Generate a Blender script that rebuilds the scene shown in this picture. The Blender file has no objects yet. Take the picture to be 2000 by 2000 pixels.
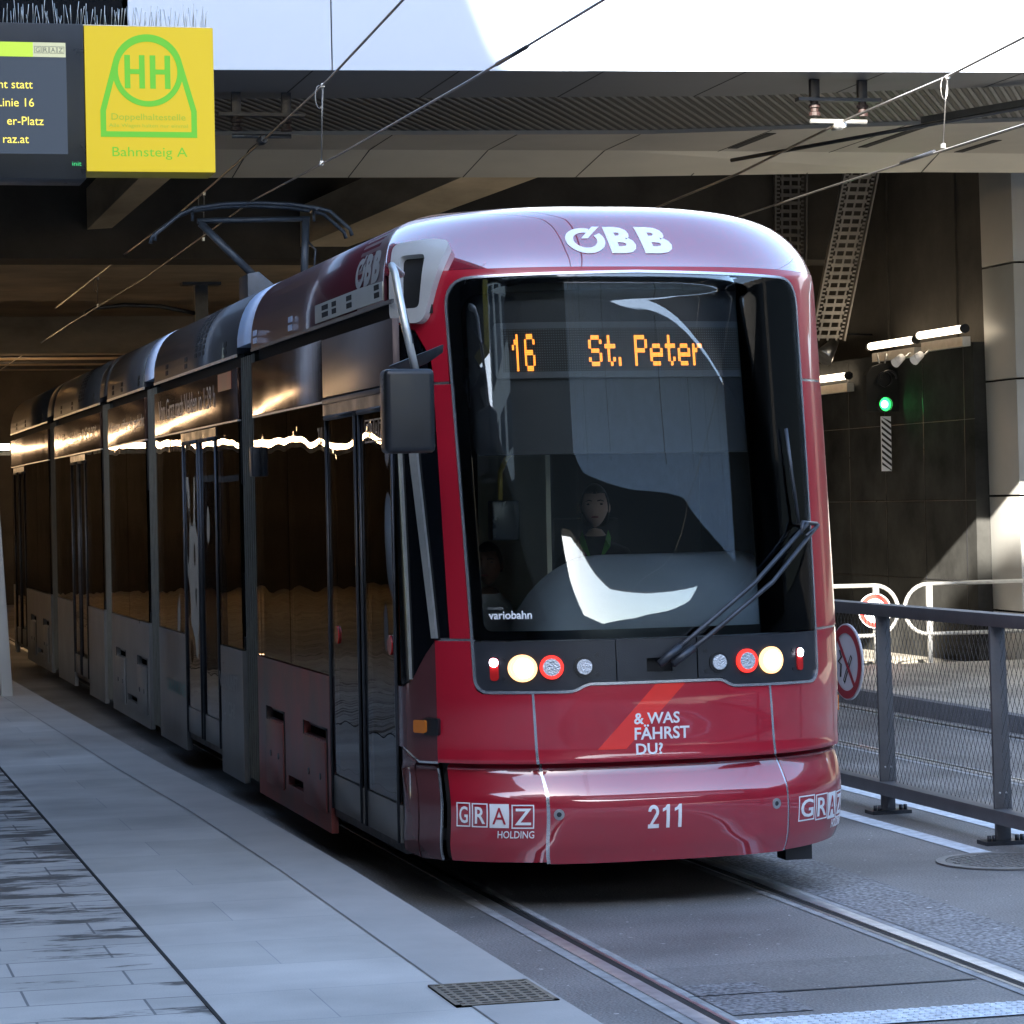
import bpy, bmesh, math, random
from math import *
from mathutils import Vector, Matrix
from mathutils.geometry import tessellate_polygon
random.seed(7)
SC = bpy.context.scene
COL = SC.collection
# ------------------------------------------------------------------ helpers
def tag(o, label=None, cat=None, group=None, kind=None):
    if label: o['label'] = label
    if cat: o['category'] = cat
    if group: o['group'] = group
    if kind: o['kind'] = kind
    return o
WLOC = {}
def thing(name, loc, label, cat, group=None):
    o = bpy.data.objects.new(name, None); COL.objects.link(o)
    o.location = loc; WLOC[o.name] = Vector(loc); o.empty_display_size = .1
    return tag(o, label, cat, group)
def put(name, me, mat, parent=None, org=None):
    """mesh in world coordinates -> object (child coordinates made relative to its parent)"""
    me.name = name
    o = bpy.data.objects.new(name, me); COL.objects.link(o)
    if org is None: org = WLOC[parent.name] if parent is not None and parent.type == 'EMPTY' else None
    if org is not None:
        me.transform(Matrix.Translation(-Vector(org)))
    mats = mat if isinstance(mat, (list, tuple)) else [mat]
    if not me.materials:
        for m in mats: me.materials.append(m)
    if parent is not None:
        o.parent = parent
        if parent.type == 'EMPTY': WLOC[o.name] = Vector(org)
        else: 
            pl = WLOC.get(parent.name, Vector((0, 0, 0)))
            if org is None: me.transform(Matrix.Translation(-pl)); WLOC[o.name] = pl
            else: o.location = Vector(org) - pl; WLOC[o.name] = Vector(org)
    else:
        if org is not None: o.location = org; WLOC[o.name] = Vector(org)
        else: WLOC[o.name] = Vector((0, 0, 0))
    return o
class MB:
    def __init__(s): s.bm = bmesh.new(); s.mi = 0
    def face(s, pts):
        vs = [s.bm.verts.new(p) for p in pts]
        f = s.bm.faces.new(vs); f.material_index = s.mi; return f
    def box(s, x0, x1, y0, y1, z0, z1):
        p = [(x0,y0,z0),(x1,y0,z0),(x1,y1,z0),(x0,y1,z0),(x0,y0,z1),(x1,y0,z1),(x1,y1,z1),(x0,y1,z1)]
        v = [s.bm.verts.new(q) for q in p]
        for f in ((0,3,2,1),(4,5,6,7),(0,1,5,4),(1,2,6,5),(2,3,7,6),(3,0,4,7)):
            s.bm.faces.new([v[i] for i in f]).material_index = s.mi
        return s
    def obox(s, c, ax, ay, az, hx, hy, hz):
        c = Vector(c); ax = Vector(ax).normalized()*hx; ay = Vector(ay).normalized()*hy; az = Vector(az).normalized()*hz
        v = [s.bm.verts.new(c+ax*i+ay*j+az*k) for k in (-1,1) for j in (-1,1) for i in (-1,1)]
        for f in ((0,2,3,1),(4,5,7,6),(0,1,5,4),(1,3,7,5),(3,2,6,7),(2,0,4,6)):
            s.bm.faces.new([v[i] for i in f]).material_index = s.mi
        return s
    def prism(s, pts, vec, holes=()):
        """3-D polygon (with holes) extruded along vec"""
        vec = Vector(vec); loops = [[Vector(p) for p in pts]]+[[Vector(p) for p in h] for h in holes]
        flat = [p for l in loops for p in l]
        a = [s.bm.verts.new(p) for p in flat]; b = [s.bm.verts.new(p+vec) for p in flat]
        for t in tessellate_polygon(loops):
            try:
                s.bm.faces.new([a[i] for i in t]).material_index = s.mi; s.bm.faces.new([b[i] for i in reversed(t)]).material_index = s.mi
            except ValueError: pass
        k = 0
        for l in loops:
            n = len(l)
            for i in range(n):
                j = (i+1) % n
                try: s.bm.faces.new([a[k+i], a[k+j], b[k+j], b[k+i]]).material_index = s.mi
                except ValueError: pass
            k += n
        return s
    def tube(s, path, r, n=8, cap=True, closed=False):
        path = [Vector(p) for p in path]; rings = []; m = len(path)
        rr = r if isinstance(r, (list, tuple)) else [r]*m
        up = None
        for i, p in enumerate(path):
            a = path[(i-1) % m] if (closed or i > 0) else p; b = path[(i+1) % m] if (closed or i < m-1) else p
            d = (b-a).normalized()
            if up is None:
                up = Vector((0,0,1)) if abs(d.z) < .9 else Vector((1,0,0))
            x = d.cross(up).normalized(); y = x.cross(d).normalized(); up = y
            rings.append([s.bm.verts.new(p+(x*cos(2*pi*k/n)+y*sin(2*pi*k/n))*rr[i]) for k in range(n)])
        for i in range(m if closed else m-1):
            A, B = rings[i], rings[(i+1) % m]
            for k in range(n):
                f = s.bm.faces.new([A[k], A[(k+1) % n], B[(k+1) % n], B[k]]); f.smooth = True; f.material_index = s.mi
        if cap and not closed:
            s.bm.faces.new(list(reversed(rings[0]))).material_index = s.mi; s.bm.faces.new(rings[-1]).material_index = s.mi
        return s
    def disc(s, c, nrm, r, t, n=32, r2=None):
        """solid disc/annulus of thickness t"""
        c = Vector(c); d = Vector(nrm).normalized(); up = Vector((0,0,1)) if abs(d.z) < .9 else Vector((0,1,0))
        x = up.cross(d).normalized(); y = d.cross(x)
        ci = lambda R: [c+(x*cos(2*pi*k/n)+y*sin(2*pi*k/n))*R for k in range(n)]
        return s.prism(ci(r), d*t, [ci(r2)] if r2 else ())
    def ball(s, c, rx, ry, rz, n=16, m=10):
        c = Vector(c); rows = []
        for j in range(m+1):
            th = pi*j/m
            rows.append([s.bm.verts.new(c+Vector((rx*sin(th)*cos(2*pi*k/n), ry*sin(th)*sin(2*pi*k/n), rz*cos(th)))) for k in range(n)])
        for j in range(m):
            for k in range(n):
                q = [rows[j][k], rows[j+1][k], rows[j+1][(k+1) % n], rows[j][(k+1) % n]]
                f = s.bm.faces.new(q); f.smooth = True; f.material_index = s.mi
        return s
    def out(s, name, mat, parent=None, org=None, bev=0, seg=2, split=False):
        bmesh.ops.remove_doubles(s.bm, verts=s.bm.verts, dist=1e-6)
        if split:
            s.bm.verts.ensure_lookup_table(); seen = set(); isl = []
            for v in s.bm.verts:
                if v in seen: continue
                st_ = [v]; cur = []; seen.add(v)
                while st_:
                    q = st_.pop(); cur.append(q)
                    for e in q.link_edges:
                        o = e.other_vert(q)
                        if o not in seen: seen.add(o); st_.append(o)
                isl.append(cur)
            r_ = None
            for cur in isl:
                m = MB(); mp = {v: m.bm.verts.new(v.co) for v in cur}; fs = {f for v in cur for f in v.link_faces}
                for f in fs:
                    nf = m.bm.faces.new([mp[v] for v in f.verts]); nf.smooth = f.smooth; nf.material_index = f.material_index
                r_ = m.out(name, mat, parent, org, bev, seg)
            s.bm.free(); return r_
        bmesh.ops.recalc_face_normals(s.bm, faces=s.bm.faces)
        if bev:
            es = [e for e in s.bm.edges if len(e.link_faces) == 2 and e.calc_face_angle(0) > .6]
            bmesh.ops.bevel(s.bm, geom=es, offset=bev, segments=seg, profile=.6, affect='EDGES', clamp_overlap=True)
            for f in s.bm.faces: f.smooth = True
        me = bpy.data.meshes.new(name); s.bm.to_mesh(me); s.bm.free()
        if bev:
            try: me.set_sharp_from_angle(angle=radians(40))
            except Exception: pass
        return put(name, me, mat, parent, org)
# ------------------------------------------------------------------ materials
def nt(name):
    m = bpy.data.materials.new(name); m.use_nodes = True; t = m.node_tree
    return m, t, t.nodes, t.links, t.nodes['Principled BSDF']
def P(name, base, rough=.5, metal=0, var=.15, vs=3., bump=0, bs=40., coat=0, spec=.5, rvar=0, stretch=None, ior=None, tint=None, cior=1.5):
    m, t, N, L, b = nt(name)
    geo = N.new('ShaderNodeNewGeometry'); src = geo.outputs['Position']
    if stretch:
        mp = N.new('ShaderNodeMapping'); mp.inputs['Scale'].default_value = stretch; L.new(src, mp.inputs['Vector']); src = mp.outputs[0]
    b.inputs['Roughness'].default_value = rough; b.inputs['Metallic'].default_value = metal
    b.inputs['Specular IOR Level'].default_value = spec
    if ior: b.inputs['IOR'].default_value = ior
    if coat: b.inputs['Coat Weight'].default_value = coat; b.inputs['Coat Roughness'].default_value = .03; b.inputs['Coat IOR'].default_value = cior
    n = N.new('ShaderNodeTexNoise'); n.inputs['Scale'].default_value = vs; n.inputs['Detail'].default_value = 6; n.inputs['Roughness'].default_value = .62
    L.new(src, n.inputs['Vector'])
    r = N.new('ShaderNodeMix'); r.data_type = 'RGBA'
    t2 = tint or tuple(c*(1+var) for c in base)
    r.inputs[6].default_value = tuple(c*(1-var) for c in base)+(1,); r.inputs[7].default_value = tuple(min(1, c) for c in t2)+(1,)
    cr = N.new('ShaderNodeMapRange'); cr.inputs[1].default_value = .3; cr.inputs[2].default_value = .7
    L.new(n.outputs['Fac'], cr.inputs[0]); L.new(cr.outputs[0], r.inputs[0]); L.new(r.outputs[2], b.inputs['Base Color'])
    if rvar:
        mr = N.new('ShaderNodeMapRange'); mr.inputs[1].default_value = .3; mr.inputs[2].default_value = .7
        mr.inputs[3].default_value = max(.02, rough-rvar); mr.inputs[4].default_value = rough+rvar
        L.new(n.outputs['Fac'], mr.inputs[0]); L.new(mr.outputs[0], b.inputs['Roughness'])
    if bump:
        n2 = N.new('ShaderNodeTexNoise'); n2.inputs['Scale'].default_value = bs; n2.inputs['Detail'].default_value = 5
        L.new(src, n2.inputs['Vector'])
        bp = N.new('ShaderNodeBump'); bp.inputs['Strength'].default_value = bump; bp.inputs['Distance'].default_value = .01
        L.new(n2.outputs['Fac'], bp.inputs['Height']); L.new(bp.outputs[0], b.inputs['Normal'])
        if coat: L.new(bp.outputs[0], b.inputs['Coat Normal'])
    return m
def emis(name, col, st, var=.0):
    m, t, N, L, b = nt(name)
    b.inputs['Base Color'].default_value = (*[c*.5 for c in col], 1)
    b.inputs['Emission Color'].default_value = (*col, 1); b.inputs['Emission Strength'].default_value = st
    return m
def glass(name, tint, ior=1.6, rough=0., wav=0, ws=1.2):
    m, t, N, L, b = nt(name); N.remove(b)
    o = N['Material Output']; tr = N.new('ShaderNodeBsdfTransparent'); tr.inputs[0].default_value = (*tint, 1)
    gl = N.new('ShaderNodeBsdfGlossy'); gl.inputs['Roughness'].default_value = rough
    fr = N.new('ShaderNodeFresnel'); fr.inputs[0].default_value = ior; mx = N.new('ShaderNodeMixShader')
    L.new(fr.outputs[0], mx.inputs[0]); L.new(tr.outputs[0], mx.inputs[1]); L.new(gl.outputs[0], mx.inputs[2]); L.new(mx.outputs[0], o.inputs[0])
    if wav:
        g = N.new('ShaderNodeNewGeometry'); n = N.new('ShaderNodeTexNoise'); n.inputs['Scale'].default_value = ws; n.inputs['Detail'].default_value = 1
        bp = N.new('ShaderNodeBump'); bp.inputs['Strength'].default_value = wav; bp.inputs['Distance'].default_value = .02
        L.new(g.outputs['Position'], n.inputs['Vector']); L.new(n.outputs['Fac'], bp.inputs['Height']); L.new(bp.outputs[0], gl.inputs['Normal'])
    return m
M_red = P('red_paint', (.42,.008,.026), .34, 0, .08, 3.5, coat=1, cior=1.6, rvar=.06)
M_redbump = P('bumper_red_paint', (.38,.007,.024), .34, 0, .08, 3.5, coat=1, cior=2.05, rvar=.06)
M_redmask = P('red_mask_paint', (.40,.008,.024), .35, 0, .05, 1.5, coat=.6, cior=1.45)
M_redroof = P('red_roof_paint', (.28,.008,.028), .25, 0, .06, 1.0, coat=1, ior=1.6, cior=3.5)
M_stripe = P('bright_red_film', (.90,.04,.03), .25, 0, .05, 2, coat=1)
M_white = P('white_lettering', (.85,.86,.88), .4, 0, .02, 5)
M_greylet = P('grey_lettering', (.30,.30,.29), .4, 0, .1, 5)
M_teallet = P('teal_lettering', (.10,.25,.24), .4, 0, .1, 5)
M_silver = P('silver_trim', (.62,.64,.68), .25, .8, .08, 8)
M_black = P('black_plastic', (.012,.013,.016), .35, 0, .2, 6, rvar=.1)
M_blackm = P('matt_black', (.008,.008,.008), .8, 0, .2, 5)
M_pod = P('lamp_pod_plastic', (.018,.021,.027), .38, 0, .15, 9, bump=.1, bs=200)
M_frit = P('black_glass_border', (.004,.005,.007), .12, 0, .1, 5, spec=.3)
M_wind = glass('windshield_glass', (.90,.94,.96), 1.72)
M_side = glass('side_glass', (.66,.64,.62), 1.5, .01, .25, 1.6)
M_door = glass('door_glass', (.55,.58,.60), 1.7, .01, .32, 1.5)
M_steelbrown = P('brown_header_film', (.12,.065,.05), .16, .75, .15, 2.2, bump=.35, bs=1.8, stretch=(1,1,.25), rvar=.05)
M_headerplate = P('maroon_grey_plate', (.10,.07,.07), .32, .3, .25, 1.5, bump=.1, bs=2)
M_fair_red = P('maroon_roof_film', (.085,.018,.028), .33, 0, .12, 1.2, coat=.5)
M_fair_grey = P('charcoal_roof_film', (.045,.046,.052), .35, 0, .12, 1.2, coat=.4)
M_skirtgrey = P('grey_skirt_film', (.17,.17,.165), .35, .2, .15, 1.2, rvar=.08)
M_skirtred = P('red_grey_advert_film', (.10,.095,.092), .35, .1, .1, 1.15, tint=(.42,.06,.045))
M_nosedark = P('dark_red_side_film', (.10,.035,.04), .25, .1, .25, 1.5, coat=1)
M_bellow = P('bellows_rubber', (.12,.12,.10), .7, 0, .2, 10)
M_bellowblue = P('pale_blue_ring', (.55,.66,.86), .35, 0, .05, 3)
M_steel = P('worn_steel', (.55,.55,.55), .28, .9, .2, 12)
M_rail = P('polished_rail', (.50,.50,.50), .42, .8, .2, 12)
M_dsteel = P('dark_steel', (.06,.065,.075), .4, .6, .2, 12)
M_panto = P('pantograph_blue_grey', (.05,.065,.09), .45, .4, .2, 10)
M_wire = P('overhead_wire_metal', (.22,.21,.20), .35, .8, .1, 10)
M_alu = P('brushed_aluminium', (.62,.62,.60), .35, .7, .1, 10)
M_conc = P('board_marked_concrete', (.46,.37,.25), .85, 0, .35, .7, bump=.4, bs=12, stretch=(1,1,2.2))  # brighter copy of the concrete; lamplight on the ceiling put into the colour
M_concd = P('shade_dark_concrete', (.055,.049,.041), .9, 0, .45, .9, bump=.5, bs=10)  # darker copy of the concrete, shade put into the colour
M_blackwall = P('black_wall_panels', (.040,.040,.038), .8, 0, .4, 1.6, bump=.2, bs=8, spec=.03)
M_fascia = P('white_fascia_panels', (.37,.42,.50), .4, .0, .03, .5)
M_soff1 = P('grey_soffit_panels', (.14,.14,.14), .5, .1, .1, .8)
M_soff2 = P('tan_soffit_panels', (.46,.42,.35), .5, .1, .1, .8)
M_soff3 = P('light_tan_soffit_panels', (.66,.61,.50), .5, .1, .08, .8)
M_pillar = P('pale_cladding_panels', (.42,.42,.40), .45, .1, .08, .8, bump=.05, bs=2)
M_fence = P('fence_grey_paint', (.13,.13,.135), .45, .3, .12, 5, bump=.15, bs=60)
M_net = P('net_cable_steel', (.10,.10,.10), .4, .7, .1, 10)
M_whitepaint = P('worn_white_stone', (.62,.66,.70), .8, 0, .25, 14, bump=.3, bs=60)
M_signwhite = P('sign_white', (.75,.77,.82), .4, 0, .03, 5)
M_signred = P('sign_red', (.42,.03,.05), .4, 0, .05, 5)
M_signred2 = P('sign_bright_red', (.65,.04,.03), .4, 0, .05, 5)
M_skin = P('skin', (.55,.36,.28), .5, 0, .06, 20)
M_skin2 = P('skin_tan', (.22,.12,.08), .5, 0, .06, 20)
M_hair = P('dark_hair', (.018,.012,.010), .5, 0, .3, 60)
M_jacket = P('dark_jacket', (.02,.018,.02), .8, 0, .2, 20)
M_green = P('green_blouse', (.07,.24,.03), .7, 0, .25, 30)
M_shirt = P('white_shirt', (.6,.62,.65), .7, 0, .06, 20)
M_lips = P('lips', (.30,.09,.08), .4, 0, .05, 20)
M_seat = P('orange_seat', (.55,.13,.02), .6, 0, .1, 10)
M_inner = P('interior_panel', (.62,.55,.38), .6, 0, .08, 3)
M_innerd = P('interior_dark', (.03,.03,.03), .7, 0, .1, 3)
M_dash = P('dashboard_grey', (.30,.34,.38), .5, 0, .08, 4, bump=.1, bs=120)
M_yellowpole = P('yellow_handrail', (.60,.42,.10), .35, .2, .05, 10)
M_amber = P('amber_lens', (.55,.16,.02), .2, 0, .05, 10, coat=1)
M_redlens = P('red_lens', (.55,.02,.02), .15, 0, .05, 30, coat=1)
M_redglow = emis('red_lens_lit', (1,.03,.02), .25)
M_clear = P('clear_lens', (.6,.62,.65), .1, .6, .3, 160, bump=.6, bs=120, coat=1)
M_hl = emis('headlight_lit', (1,.80,.50), 6)
M_hlrim = emis('headlight_reflector_lit', (1,.50,.20), .42)
M_pos = emis('position_light_lit', (.95,.88,1), 3)
M_led = emis('led_orange', (1,.27,.03), .5)
M_ledred = emis('led_red', (1,.12,.02), .5)
M_ledoff = P('led_off_dots', (.10,.11,.12), .5, 0, .1, 10)
M_green_l = emis('green_signal_lit', (.10,1,.28), 6)
M_lampon = emis('tube_lamp_lit', (1,.82,.60), 1.0)
M_lampfar = emis('warm_tube_lamp_lit', (1,.64,.34), 5)
M_screen = emis('screen_backlight', (.014,.019,.028), .5)
M_scrgreen = emis('screen_green_band', (.36,.52,.05), .2)
M_scrgrey = emis('screen_pale_band', (.40,.42,.28), .2)
M_scrtext = emis('screen_yellow_text', (.85,.68,.10), .22)
M_scrdim = emis('small_green_mark', (.02,.25,.08), .4)
M_yel = emis('yellow_sign_face', (.60,.45,.012), .13)  # weak glow added to lift the yellow out of the blue skylight
M_grn = emis('green_print', (.12,.46,.03), .13)  # glow added so the green does not go dark on the face
M_grn2 = emis('small_print_green', (.28,.45,.04), .10)  # small captions also given a slight glow
M_orange_e = P('orange_lamp_plastic', (.8,.22,.02), .3, 0, .05, 5, coat=1)

def paving():
    m, t, N, L, b = nt('platform_paving')
    g = N.new('ShaderNodeNewGeometry'); sp = N.new('ShaderNodeSeparateXYZ'); L.new(g.outputs['Position'], sp.inputs[0])
    def brick(w, h, mort, scale=1):
        br = N.new('ShaderNodeTexBrick'); br.inputs['Scale'].default_value = 1; br.inputs['Brick Width'].default_value = w; br.inputs['Row Height'].default_value = h
        br.inputs['Mortar Size'].default_value = mort; br.inputs['Mortar Smooth'].default_value = .3; br.offset = .5
        br.inputs['Color1'].default_value = (.43,.415,.385,1); br.inputs['Color2'].default_value = (.50,.48,.45,1); br.inputs['Mortar'].default_value = (.17,.17,.17,1)
        L.new(g.outputs['Position'], br.inputs['Vector']); return br
    b1 = brick(.84,.34,.006); b2 = brick(1.25,.62,.003); b2.inputs['Mortar'].default_value = (.30,.30,.31,1)
    lt = N.new('ShaderNodeMath'); lt.operation = 'LESS_THAN'; lt.inputs[1].default_value = 1.46; L.new(sp.outputs[0], lt.inputs[0])
    mx = N.new('ShaderNodeMix'); mx.data_type = 'RGBA'; L.new(lt.outputs[0], mx.inputs[0]); L.new(b2.outputs[0], mx.inputs[6]); L.new(b1.outputs[0], mx.inputs[7])
    # broad mottling
    n = N.new('ShaderNodeTexNoise'); n.inputs['Scale'].default_value = 1.3; n.inputs['Detail'].default_value = 8; L.new(g.outputs['Position'], n.inputs['Vector'])
    mr = N.new('ShaderNodeMapRange'); mr.inputs[1].default_value = .3; mr.inputs[2].default_value = .7; mr.inputs[3].default_value = .72; mr.inputs[4].default_value = 1.12; L.new(n.outputs[0], mr.inputs[0])
    mul = N.new('ShaderNodeMix'); mul.data_type = 'RGBA'; mul.blend_type = 'MULTIPLY'; mul.inputs[0].default_value = 1
    L.new(mx.outputs[2], mul.inputs[6]); L.new(mr.outputs[0], mul.inputs[7])
    # damp brown stains, drawn out along the joints, only on the inner strip
    mp = N.new('ShaderNodeMapping'); mp.inputs['Scale'].default_value = (1.5, 4.2, 1); L.new(g.outputs['Position'], mp.inputs[0])
    n2 = N.new('ShaderNodeTexNoise'); n2.inputs['Scale'].default_value = 1.1; n2.inputs['Detail'].default_value = 7; n2.inputs['Roughness'].default_value = .65; L.new(mp.outputs[0], n2.inputs['Vector'])
    grad = N.new('ShaderNodeMapRange'); grad.inputs[1].default_value = .2; grad.inputs[2].default_value = 1.45; grad.inputs[3].default_value = -.03; grad.inputs[4].default_value = .075; L.new(sp.outputs[0], grad.inputs[0])
    gy = N.new('ShaderNodeMapRange'); gy.inputs[1].default_value = 9.5; gy.inputs[2].default_value = 14; gy.inputs[3].default_value = -.05; gy.inputs[4].default_value = .05; L.new(sp.outputs[1], gy.inputs[0])
    a1 = N.new('ShaderNodeMath'); L.new(n2.outputs[0], a1.inputs[0]); L.new(grad.outputs[0], a1.inputs[1])
    a2 = N.new('ShaderNodeMath'); L.new(a1.outputs[0], a2.inputs[0]); L.new(gy.outputs[0], a2.inputs[1])
    st = N.new('ShaderNodeMapRange'); st.inputs[1].default_value = .60; st.inputs[2].default_value = .67; L.new(a2.outputs[0], st.inputs[0])
    sm = N.new('ShaderNodeMath'); sm.operation = 'MULTIPLY'; L.new(st.outputs[0], sm.inputs[0]); L.new(lt.outputs[0], sm.inputs[1])
    fin = N.new('ShaderNodeMix'); fin.data_type = 'RGBA'; fin.inputs[7].default_value = (.085,.075,.065,1); L.new(sm.outputs[0], fin.inputs[0]); L.new(mul.outputs[2], fin.inputs[6])
    fine = N.new('ShaderNodeTexNoise'); fine.inputs['Scale'].default_value = 130; fine.inputs['Detail'].default_value = 3; L.new(g.outputs['Position'], fine.inputs['Vector'])
    fm = N.new('ShaderNodeMapRange'); fm.inputs[3].default_value = .85; fm.inputs[4].default_value = 1.15; L.new(fine.outputs[0], fm.inputs[0])
    f2 = N.new('ShaderNodeMix'); f2.data_type = 'RGBA'; f2.blend_type = 'MULTIPLY'; f2.inputs[0].default_value = 1; L.new(fin.outputs[2], f2.inputs[6]); L.new(fm.outputs[0], f2.inputs[7])
    L.new(f2.outputs[2], b.inputs['Base Color']); b.inputs['Roughness'].default_value = .62
    bp = N.new('ShaderNodeBump'); bp.inputs['Strength'].default_value = .25; bp.inputs['Distance'].default_value = .003; L.new(fine.outputs[0], bp.inputs['Height']); L.new(bp.outputs[0], b.inputs['Normal'])
    return m
M_pave = paving()
def asphalt(name, base, speck=.5, coarse=90, bumpd=.006):
    m, t, N, L, b = nt(name)
    g = N.new('ShaderNodeNewGeometry')
    def noi(s, d=4):
        n = N.new('ShaderNodeTexNoise'); n.inputs['Scale'].default_value = s; n.inputs['Detail'].default_value = d; L.new(g.outputs['Position'], n.inputs['Vector']); return n
    def mr(i, a, c, lo, hi):
        n = N.new('ShaderNodeMapRange'); n.inputs[1].default_value = a; n.inputs[2].default_value = c; n.inputs[3].default_value = lo; n.inputs[4].default_value = hi; L.new(i, n.inputs[0]); return n.outputs[0]
    n1, n2, n3 = noi(.8, 7), noi(coarse, 3), noi(23, 2)
    m1 = N.new('ShaderNodeMath'); m1.operation = 'MULTIPLY'; L.new(mr(n1.outputs[0], .35, .65, .68, 1.3), m1.inputs[0]); L.new(mr(n2.outputs[0], .3, .7, 1-speck, 1+speck), m1.inputs[1])
    sp = N.new('ShaderNodeMath'); L.new(m1.outputs[0], sp.inputs[0]); L.new(mr(n3.outputs[0], .71, .74, 0, 2.0), sp.inputs[1])
    v = N.new('ShaderNodeVectorMath'); v.operation = 'SCALE'; v.inputs[0].default_value = base; L.new(sp.outputs[0], v.inputs['Scale'])
    L.new(v.outputs[0], b.inputs['Base Color']); b.inputs['Roughness'].default_value = .6
    bp = N.new('ShaderNodeBump'); bp.inputs['Strength'].default_value = .6; bp.inputs['Distance'].default_value = bumpd; L.new(n2.outputs[0], bp.inputs['Height']); L.new(bp.outputs[0], b.inputs['Normal'])
    return m
M_asph = asphalt('asphalt', (.175,.17,.165))
M_rough = asphalt('coarse_asphalt', (.17,.172,.18), .9, 45, .02)
M_side_pave = asphalt('beige_paving', (.34,.315,.27), .2, 120, .002)
M_kerb = P('granite_kerb', (.13,.135,.15), .7, 0, .2, 8, bump=.3, bs=60)
M_mortar = P('pale_rail_mortar', (.30,.30,.30), .8, 0, .3, 9, bump=.4, bs=50)
def grille():
    m, t, N, L, b = nt('metal_grille')
    g = N.new('ShaderNodeNewGeometry'); d = N.new('ShaderNodeVectorMath'); d.operation = 'DOT_PRODUCT'; d.inputs[1].default_value = (58,-32,0)
    L.new(g.outputs['Position'], d.inputs[0]); s = N.new('ShaderNodeMath'); s.operation = 'SINE'; L.new(d.outputs['Value'], s.inputs[0])
    r = N.new('ShaderNodeMapRange'); r.inputs[1].default_value = -.3; r.inputs[2].default_value = .5; L.new(s.outputs[0], r.inputs[0])
    c = N.new('ShaderNodeMix'); c.data_type = 'RGBA'; c.inputs[6].default_value = (.012,.012,.012,1); c.inputs[7].default_value = (.20,.19,.17,1)
    L.new(r.outputs[0], c.inputs[0]); L.new(c.outputs[2], b.inputs['Base Color']); b.inputs['Roughness'].default_value = .5
    bp = N.new('ShaderNodeBump'); bp.inputs['Distance'].default_value = .03; L.new(r.outputs[0], bp.inputs['Height']); L.new(bp.outputs[0], b.inputs['Normal'])
    return m
M_grille = grille()
# ------------------------------------------------------------------ tram nose surface
PROF = [(0.2,.2,13.40,1.10),(.26,.26,13.38,1.135),(.34,.34,13.35,1.15),(.5,.5,13.32,1.15),(.555,.555,13.325,1.15),(.58,.58,13.333,1.15),(.66,.66,13.375,1.148),(.70,.70,13.40,1.146),(.72,.72,13.335,1.15),(.80,.8,13.345,1.15),(1.0,1.0,13.34,1.15),(1.3,1.3,13.355,1.15),(2.0,2.0,13.43,1.15),(3.0,3.0,13.565,1.15),(3.11,3.11,13.58,1.148),(3.2,3.195,13.62,1.135),(3.3,3.28,13.69,1.11),(3.4,3.355,13.77,1.07),(3.52,3.425,13.87,1.0),(3.66,3.475,14.0,.9),(3.85,3.51,14.2,.74),(4.05,3.525,14.4,.5),(4.4,3.53,14.75,.12)]
def prof(v):
    Q = PROF; v = min(max(v, Q[0][0]), Q[-1][0])
    for i in range(len(Q)-1):
        if v <= Q[i+1][0]: break
    a, b = Q[i], Q[i+1]; h = b[0]-a[0]; t = (v-a[0])/h; r = []
    for k in (1, 2, 3):
        def sl(j):
            if j <= 0 or j >= len(Q)-1:
                j0 = max(0, min(j, len(Q)-2)); return (Q[j0+1][k]-Q[j0][k])/(Q[j0+1][0]-Q[j0][0])
            d0 = (Q[j][k]-Q[j-1][k])/(Q[j][0]-Q[j-1][0]); d1 = (Q[j+1][k]-Q[j][k])/(Q[j+1][0]-Q[j][0])
            if Q[j][0] in (.70, .72): return d0 if j == i+1 else d1
            if d0*d1 <= 0: return 0.
            return 2*d0*d1/(d0+d1)
        m0, m1 = sl(i), sl(i+1); t2, t3 = t*t, t*t*t
        r.append((2*t3-3*t2+1)*a[k]+(t3-2*t2+t)*h*m0+(-2*t3+3*t2)*b[k]+(t3-t2)*h*m1)
    return r
CX = 4.125; W0 = 1.15; DN = .6
def offn(dx):
    s = min(1, abs(dx)/W0); return DN*(1-(1-s**3)**.8)
TAB = [(0, 0, 0)]; NT_ = 400
for i in range(1, NT_+1):
    ph = (pi/2)*i/NT_; dx = W0*sin(ph); o_ = offn(dx); p_ = TAB[-1]; TAB.append((p_[0]+hypot(dx-p_[1], o_-p_[2]), dx, o_))
LT = TAB[-1][0]
def plan(a):
    if a >= LT: return W0, DN+a-LT
    lo, hi = 0, NT_
    while hi-lo > 1:
        m = (lo+hi)//2
        if TAB[m][0] <= a: lo = m
        else: hi = m
    p, q = TAB[lo], TAB[hi]; t = (a-p[0])/(q[0]-p[0]); return p[1]+t*(q[1]-p[1]), p[2]+t*(q[2]-p[2])
def NM(u, v):
    z, yf, W = prof(v); dx, o = plan(abs(u)); s = 1 if u >= 0 else -1
    return Vector((CX+s*dx*W/W0, yf+o, z))
def NN(u, v):
    h = .012; v = min(max(v, .21), 4.38)
    a = NM(u+h, v)-NM(u-h, v); b = NM(u, v+h)-NM(u, v-h); n = a.cross(b)
    return n.normalized() if n.length > 1e-9 else Vector((0,-1,0))
def uY(Y, v=1.3): return LT+(Y-prof(v)[1]-DN)
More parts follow.
